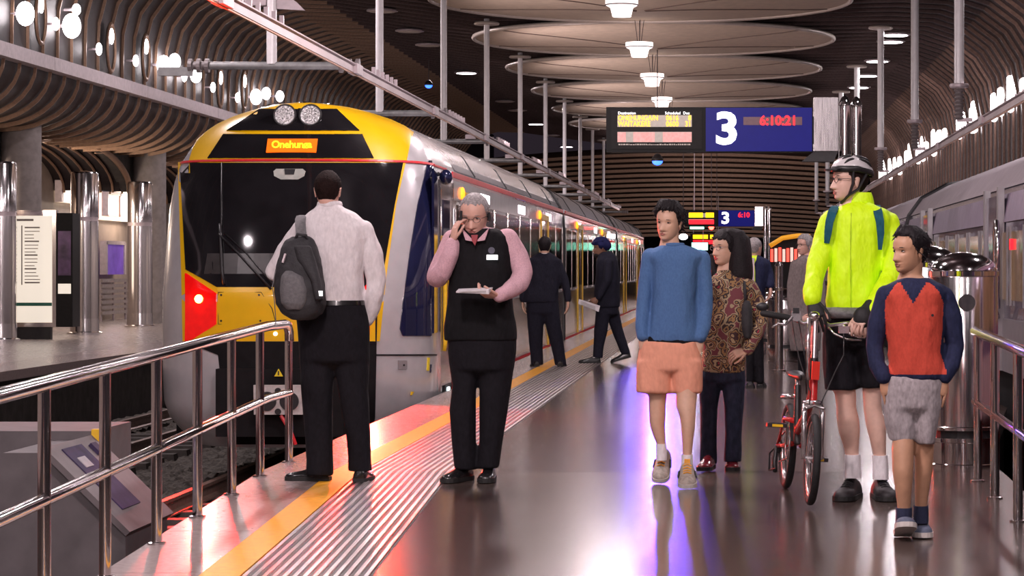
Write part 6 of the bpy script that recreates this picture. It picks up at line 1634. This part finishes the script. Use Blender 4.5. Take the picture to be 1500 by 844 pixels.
# helmet
hm = MB(); tf = I_.tf
rings = []
for j in range(13):
    a = (PI / 2) * j / 12; r = math.cos(a); zz = math.sin(a)
    rings.append([tf((.40 * r * math.cos(th), .06 + (.56 if math.sin(th) > 0 else .50) * r * math.sin(th), .26 + .33 * zz - .10 * r * max(0, math.sin(th)))) for th in [2 * PI * k / 40 for k in range(40)]])
rings = [[tf((.37 * math.cos(th), .06 + (.52 if math.sin(th) > 0 else .46) * math.sin(th), .22 - .10 * max(0, math.sin(th)))) for th in [2 * PI * k / 40 for k in range(40)]]] + rings
hm.loft(rings); he = hm.build('helmet', M('helmet_shell', (.60, .57, .58), .3, 0, .08, 10, coat=.4), I_.root, smooth='auto')
band = MB(); band.loft([[tf((s_ * math.cos(th), .06 + (s2 + (.05 if math.sin(th) > 0 else 0)) * math.sin(th), z_ - .10 * max(0, math.sin(th)))) for th in [2 * PI * k / 40 for k in range(40)]] for s_, s2, z_ in ((.38, .48, .18), (.425, .515, .20), (.425, .515, .31), (.395, .49, .33))], caps=False)
band.build('helmet_rim', m_black, he, smooth=True)
for xo, w_ in ((-.27, .036), (-.14, .04), (0, .04), (.14, .04), (.27, .036)):
    for y0_, y1_ in ((-.32, -.06), (.06, .40)):
        pts = []
        for k in range(6):
            y_ = y0_ + (y1_ - y0_) * k / 5
            rr2 = 1 - (xo / .40) ** 2 - ((y_) / (.56 if y_ > 0 else .50)) ** 2
            pts.append(tf((xo, .06 + y_, .26 + .33 * math.sqrt(max(.03, rr2)) - .03 * max(0, y_) + .004)))
        MB().tube(pts, [.25 * w_ * I_.H] + [w_ * .9 * I_.H] * 4 + [.25 * w_ * I_.H], 8).build('helmet_vent', m_black, he, smooth=True)
pk = MB(); pk.loft([[tf((x_, y_ - .35 * x_ * x_ * 0, z_)) for x_, y_, z_ in row] for row in ([(-.30, -.30, .26), (-.15, -.40, .27), (0, -.44, .275), (.15, -.40, .27), (.30, -.30, .26)], [(-.26, -.46, .23), (-.13, -.60, .24), (0, -.64, .245), (.13, -.60, .24), (.26, -.46, .23)], [(-.26, -.46, .205), (-.13, -.60, .215), (0, -.64, .22), (.13, -.60, .215), (.26, -.46, .205)], [(-.30, -.30, .21), (-.15, -.40, .215), (0, -.44, .22), (.15, -.40, .215), (.30, -.30, .21)])], caps=False, closed=False)
pk.build('helmet_peak', m_black, he, smooth='auto')
for s in (-1, 1):
    MB().tube([tf((s * .36, -.06, .20)), tf((s * .335, -.06, -.10)), tf((s * .27, -.12, -.36)), tf((0, -.20, -.55))], .008, 6).build('chin_strap', m_black, he)
    MB().tube([tf((s * .36, .28, .14)), tf((s * .31, .10, -.22)), tf((s * .27, -.12, -.36))], .008, 6).build('chin_strap', m_black, he)
# ------------------------------------------------------------------ bicycle
m_bred = M('bike_red', (.50, .02, .02), .25, 0, .1, 10, coat=.5); m_tyre = M('tyre', (.014, .013, .014), .7, 0, .2, 60, bump=.4); m_alloy = M('alloy', (.66, .62, .63), .22, .9, .1, 20)
m_grip = M('grip', (.015, .014, .015), .7)
gF = ground(1186, 748); gR = ground(1151, 716)
gF.y = 13.42; gF.x = (1186 - CX) * gF.y / FP; gF.z = zf(gF.y)
ax = (gF - gR); wb = 1.04
hd = Vector((ax.x, ax.y, 0)).normalized(); gR = gF - hd * wb; gR.z = zf(gR.y)
bk = thing('bicycle', (gF + gR) / 2, 'red and silver small wheeled bicycle pushed by the cyclist in yellow', 'bicycle')
lean = Vector((hd.y, -hd.x, 0)) * -1.0        # to the rider's side (+x)
if lean.x < 0: lean = -lean
UP = (Vector((0, 0, 1)) + lean * 0.055).normalized(); SD = hd.cross(UP).normalized()      # frame axes
if SD.x < 0: SD = -SD
rW = 0.252
def BK(f, u, s, o=gR): return o + hd * f + UP * u + SD * s     # forward from rear contact, up, sideways
def wheel(f, steer=0.0):
    c = BK(f, rW, 0); axw = Matrix.Rotation(steer, 3, UP) @ SD
    w = MB().torus(c, rW - .022, .022, axis=axw, n=40, m=10).build('tyre', m_tyre, bk, smooth=True)
    MB().torus(c, rW - .048, .011, axis=axw, n=40, m=8, sq=(1, 1.2)).build('rim', m_alloy, w, smooth=True)
    MB().tube([c - axw * .04, c + axw * .04], [.022, .022], 14).build('hub', m_alloy, w)
    sp = MB()
    u = axw.orthogonal().normalized(); v = axw.cross(u)
    for k in range(20):
        a = 2 * PI * k / 20; d = u * math.cos(a) + v * math.sin(a)
        sp.tube([c + axw * (.028 if k % 2 else -.028), c + d * (rW - .05)], .0014, 4)
    s_ = sp.build('spokes', m_alloy, w); s_['kind'] = 'stuff'
    return c
cR = wheel(0); cF = wheel(wb, -.03)
hb, ht = BK(wb - .10, .52, 0), BK(wb - .125, .64, 0)
# fork
for s in (-1, 1):
    MB().tube([BK(wb - .085, .545, s * .045), BK(wb - .05, .50, s * .05), BK(wb - .0, rW, s * .05)], [.014, .016, .012], 10).build('fork_leg', m_alloy, bk, smooth=True)
MB().tube([BK(wb - .085, .545, -.05), BK(wb - .085, .56, 0), BK(wb - .085, .545, .05)], .020, 10).build('fork_crown', m_alloy, bk, smooth=True)
MB().tube([BK(wb - .088, .55, 0), BK(wb - .115, .68, 0)], .024, 14).build('head_tube', m_bred, bk, smooth='auto')
# main tube low, seat tube, rear swing arm, chain stays
bbk = BK(.40, .29, 0)
MB().tube([BK(wb - .105, .62, 0), BK(.70, .46, 0), BK(.42, .37, 0)], [.026, .028, .026], 14).build('main_tube', m_bred, bk, smooth='auto')
MB().tube([bbk, BK(.34, .50, 0), BK(.30, .62, 0)], .020, 12).build('seat_tube', m_black, bk, smooth='auto')
MB().tube([BK(.30, .60, 0), BK(.27, .66, 0)], .014, 10).build('seat_post', m_alloy, bk, smooth='auto')
for s in (-1, 1):
    MB().tube([BK(.36, .42, s * .02), BK(.18, .42, s * .05), BK(0.0, rW, s * .06)], [.016, .014, .012], 10).build('seat_stay', m_bred, bk, smooth=True)
    MB().tube([bbk + SD * s * .03, BK(.16, .26, s * .055), BK(0.0, rW, s * .06)], [.015, .013, .012], 10).build('chain_stay', m_bred, bk, smooth=True)
m = MB().loft([[BK(.27 + f, .67 + z, .7 * w * math.cos(a)) + UP * (.018 * math.sin(a)) for a in [2 * PI * k / 14 for k in range(14)]] for f, z, w in ((-.13, .01, .03), (-.11, .015, .075), (-.03, .005, .06), (.06, 0, .025), (.13, 0, .015), (.14, 0, .005))])
m.build('saddle', m_black, bk, smooth=True)
# drive
ch = bbk - SD * .055
MB().torus(ch, .085, .006, axis=SD, n=36, m=6).build('chainring', m_alloy, bk, smooth=True)
MB().torus(cR - SD * .05, .035, .012, axis=SD, n=20, m=6).build('sprocket', m_black, bk, smooth=True)
m = MB(); m.tube([ch + UP * .087, cR - SD * .05 + UP * .045], .005, 6); m2 = MB().tube([ch - UP * .087, BK(.06, .16, -.055), cR - SD * .05 - UP * .045], .005, 6)
m.build('chain_run', m_black, bk); m2.build('chain_run', m_black, bk)
MB().tube([cR - SD * .065, BK(-.02, .15, -.07), BK(.03, .10, -.07)], [.012, .016, .014], 8).build('derailleur', m_black, bk, smooth=True)
MB().tube([BK(0, rW, -.06), BK(-.04, .20, -.10), BK(-.02, .10, -.10), BK(.06, .12, -.07)], .006, 6).build('derailleur_guard', m_black, bk)
for s, du in ((-1, .11), (1, -.09)):
    tip = bbk + SD * s * .075 + UP * du + hd * (.12 if s < 0 else -.12)
    MB().tube([bbk + SD * s * .06, tip], .011, 8).build('crank', m_alloy, bk)
    pc = tip + SD * s * .065; R_ = Matrix((SD, hd, UP)).transposed()
    pd = MB().cbox(pc + hd * .04, (.10, .014, .022), R_); pd.cbox(pc - hd * .04, (.10, .014, .022), R_); pd.cbox(pc, (.012, .09, .018), R_); pd.cbox(pc + SD * .05, (.012, .09, .022), R_); pd.cbox(pc - SD * .05, (.012, .09, .022), R_)
    pdl = pd.build('pedal', m_black, bk)
    MB().cbox(pc + hd * .05, (.06, .006, .014), R_).build('pedal_reflector', m_doory, pdl)
# mudguard hint, brake calliper, lamp
MB().tube([BK(wb + .02, .53, -.05), BK(wb - .03, .545, 0), BK(wb + .02, .53, .05)], .009, 8).build('brake_caliper', m_alloy, bk, smooth=True)
MB().tube([BK(-.02, .535, -.045), BK(.05, .545, 0), BK(-.02, .535, .045)], .016, 8).build('rear_brake', m_alloy, bk, smooth=True)
# stem and bars: tall folding stem
st0, st1 = BK(wb - .115, .68, 0), BK(wb - .17, 1.02, 0)
MB().tube([st0, st0.lerp(st1, .35)], [.024, .022], 12).build('stem_clamp', m_black, bk, smooth='auto')
MB().tube([st0.lerp(st1, .05), st1], [.019, .017], 12).build('stem', m_alloy, bk, smooth='auto')
MB().tube([st0 + hd * .04 - SD * .035, st0.lerp(st1, .6) + hd * .05 - SD * .045, st1 - SD * .04 + hd * .03], .011, 8).build('stem_brace', m_alloy, bk, smooth=True)
MB().cbox(BK(wb - .055, .735, .0), (.04, .035, .10), Matrix((SD, hd, UP)).transposed()).build('red_lamp', M('bike_lamp', (.55, .03, .02), .25, 0, .1, 10, emit=(1, .05, .02), estr=.05), bk)
# bar end points from the photo: left grip to right grip at bar height
bl, br = P(1118, 459, 13.55), P(1272, 474, 13.70)
cl, crr = P(1158, 466, 13.58), P(1238, 474, 13.66)
sc_ = st1
MB().tube([bl, cl, P(1178, 474, 13.60), sc_ + UP * .01, P(1215, 477, 13.64), crr, br], .0115, 10).build('handlebar', m_alloy, bk, smooth=True)
MB().tube([bl, bl.lerp(cl, .92)], .0185, 12, round_ends=True).build('grip', m_grip, bk, smooth='auto')
MB().tube([crr.lerp(br, .25), br], .0175, 12, round_ends=True).build('grip', m_grip, bk, smooth='auto')
MB().tube([cl + Vector((.01, -.02, .005)), P(1150, 476, 13.52), P(1140, 474, 13.51), P(1131, 480, 13.50)], [.009, .008, .007, .006], 8).build('brake_lever', m_alloy, bk, smooth=True)
MB().tube([crr + Vector((-.01, -.02, -.01)), P(1245, 489, 13.6), P(1258, 494, 13.6), P(1268, 495, 13.6)], [.009, .008, .007, .006], 8).build('brake_lever', m_alloy, bk, smooth=True)
MB().cbox(P(1166, 463, 13.58), (.05, .05, .055)).build('shifter', m_alloy, bk)
MB().cbox(P(1166, 455, 13.57), (.035, .04, .03)).build('shifter', m_black, bk)
MB().cbox(P(1236, 483, 13.62), (.06, .05, .04)).build('shifter', m_alloy, bk)
MB().sphere(P(1193, 463, 13.57), (.032, .03, .028), 14, 9).build('bell', m_chrome, bk, smooth=True)
mc = P(1117, 449.5, 13.55); mi = MB().sphere(mc, (.036, .016, .024), 14, 9).build('mirror', m_black, bk, smooth=True)
MB().tube([mc, bl], .006, 6).build('mirror_stalk', m_black, mi)
def cab(pts): MB().tube(pts, .0035, 6).build('brake_cable', m_black, bk, smooth=True)
cab([P(1160, 468, 13.55), P(1165, 500, 13.48), P(1172, 530, 13.45), BK(wb + .0, .62, -.03), BK(wb - .01, .55, -.03)])
cab([P(1236, 488, 13.6), P(1236, 520, 13.5), P(1220, 552, 13.5), BK(wb - .02, .62, .06), BK(wb - .01, .55, .03)])
cab([P(1170, 470, 13.55), P(1176, 505, 13.5), P(1180, 530, 13.48), BK(wb - .15, .60, -.03)])
MB().tube([P(1212, 478, 13.62), P(1222, 489, 13.60), P(1240, 497, 13.60), P(1262, 499, 13.62)], .006, 8).build('accessory_bar', m_alloy, bk, smooth=True)
# gloved hands on the bar
m_glove = M('glove_black', (.016, .015, .017), .7, 0, .3, 40, bump=.2)
def glove(wrist, pts, name='glove'):
    m = MB().tube(pts[0], pts[1], 14, round_ends=True)
    mesh_obj(name, remesh(m, .007, 2), m_glove, I_.root)
lw = I_.p(1189, 440, -.27)
hand(I_.extra, lw, (.25, -.30, -.75), (0.1, .6, -.5), 1, .55, 1.0, curls=[(.5, .7, .5)] * 4, tc=.3)
gm = MB(); hand(gm, lw, (.25, -.30, -.75), (0.1, .6, -.5), 1, .55, 1.10, curls=[(.5, .45, .0)] * 4, tc=.3)
gm.build('glove', m_glove, I_.root, smooth=True)
rw = I_.p(1270, 457, -.30)
hand(I_.extra, rw, (-.45, -.35, -.55), (0.2, .5, -.6), -1, .6, 1.02, curls=[(.6, .8, .5)] * 4, tc=.3)
gm = MB()
gm.sphere(rw + Vector((-.025, -.022, -.03)), (.055, .048, .062), 14, 10); gm.tube([rw + Vector((.03, .03, .04)), rw], [.042, .045], 12, round_ends=True)
mesh_obj('glove', remesh(gm, .008, 3), m_glove, I_.root)
fm = MB()
for k in range(4):
    b0 = P(1248 + 6.2 * k, 478 + .8 * k, 13.60)
    I_.extra.tube([b0 + Vector((.01, .03, .03)), b0 + Vector((0, -.025, .01)), b0 + Vector((0, -.03, -.025)), b0 + Vector((0, -.005, -.048))], [.010, .0105, .010, .008], 8, round_ends=True)
I_.finish()

# ================================================================== J: boy in raglan jumper
J_ = Person('boy in red jumper with navy sleeves and grey shorts looking aside', 12.1, 1338, sk_boy)
jm = J_.garment('raglan_jumper', [[(407, 1323, 1362, .060), (412, 1312, 1372, .076), (419, 1297, 1384, .093), (430, 1291, 1389, .106), (445, 1297, 1383, .112), (465, 1300, 1380, .116), (490, 1301, 1380, .117), (520, 1301, 1383, .117), (545, 1302, 1390, .113), (556, 1305, 1388, .108)]],
           [[(1298, 434, 0, .052), (1285, 475, 0, .046), (1281, 508, .0, .044), (1285, 535, -.03, .042), (1295, 552, -.06, .037)], [(1383, 436, 0, .053), (1396, 470, .0, .048), (1400, 508, 0, .046), (1394, 535, -.04, .044), (1384, 553, -.06, .038)]], [c_navy, c_orange], voxel=.0085, folds=(.009, 9, .6))
me = jm.data; off = J_.root.location
def in_red(px, py):
    if py > 549 or py < 414: return False
    if py < 428: 
        xl = 1306 + (414 - py) * -.0; 
    # raglan seams
    tab_l = [(414, 1314), (425, 1306), (438, 1298), (452, 1296), (480, 1297), (510, 1299), (549, 1304)]
    tab_r = [(414, 1362), (420, 1369), (430, 1377), (445, 1382), (480, 1381), (515, 1377), (549, 1388)]
    if not (lerp_tab(tab_l, py) < px < lerp_tab(tab_r, py)): return False
    # navy neck V
    if py < 445 and abs(px - 1338) < (445 - py) * .62 and py < 445: return False
    return True
mi_ = []
for f in me.polygons:
    c = f.center + off; s_ = FP / c.y
    px, py = c.x * s_ + CX, (CH - c.z) * s_ + CY
    mi_.append(1 if in_red(px, py) else 0)
me.polygons.foreach_set('material_index', mi_)
MB().disc(J_.p(1366, 462, -.122), .007, (0, 1, 0), .004, 8).build('jumper_motif', m_black, J_.root)
J_.garment('shorts', [[(550, 1294, 1388, .108), (570, 1291, 1384, .114), (596, 1292, 1380, .114)], [(588, 1292, 1342, .098), (620, 1297, 1342, .094), (646, 1302, 1341, .09)], [(588, 1336, 1379, .098), (620, 1341, 1373, .094), (650, 1343, 1369, .09)]], (), c_greys, folds=(.010, 9, .5))
J_.skin_rows([(625, 1308, 1338, .06, -.02), (660, 1306, 1339, .058, -.05), (690, 1307, 1338, .06, -.06), (715, 1311, 1336, .05, -.06), (742, 1314, 1334, .036, -.05), (772, 1314, 1332, .036, -.04)])
J_.skin_rows([(625, 1342, 1369, .06, .02), (660, 1339, 1368, .058, .02), (690, 1340, 1366, .06, .03), (715, 1340, 1362, .05, .04), (742, 1340, 1358, .036, .05), (768, 1340, 1357, .036, .05)])
J_.head(1332, 368, .215, -.92, .02, 0, 0)
J_.hair(h_black, top=.10, side=.045, front=.82, sid=.50, back=.16, seed=41, rough=.022, quiff=.03, tufts=240, tuft_len=.07)
J_.face(h_black, lip_b, m_iris, .6)
hand(J_.extra, J_.p(1295, 554, -.06), (.3, -.05, -1), (0, 1, 0), 1, .15, .85); hand(J_.extra, J_.p(1383, 555, -.06), (-.3, -.05, -1), (0, 1, 0), -1, .15, .85)
J_.rows([(744, 1312, 1336, .048, -.05), (756, 1312, 1336, .048, -.05), (772, 1312, 1334, .048, -.04)]).build('sock', c_socknavy, J_.root, smooth='auto')
J_.rows([(741, 1338, 1360, .048, .05), (754, 1338, 1360, .048, .05), (766, 1338, 1360, .048, .05)]).build('sock', c_socknavy, J_.root, smooth='auto')
m_canv = M('canvas_blue', (.10, .115, .17), .8, 0, .2, 60, bump=.2)
shoe(J_.root, 'shoe', (J_.p(1323, 0).x, 12.16, zf(12.1) + .004), (.02, -1), .25, .105, m_canv, rub_w, pitch=.30, laces=rub_w, h=.95)
shoe(J_.root, 'shoe', (J_.p(1349, 0).x, 12.32, zf(12.3) + .004), (.06, -1), .25, .10, m_canv, rub_w, laces=rub_w, h=.95)
J_.finish()
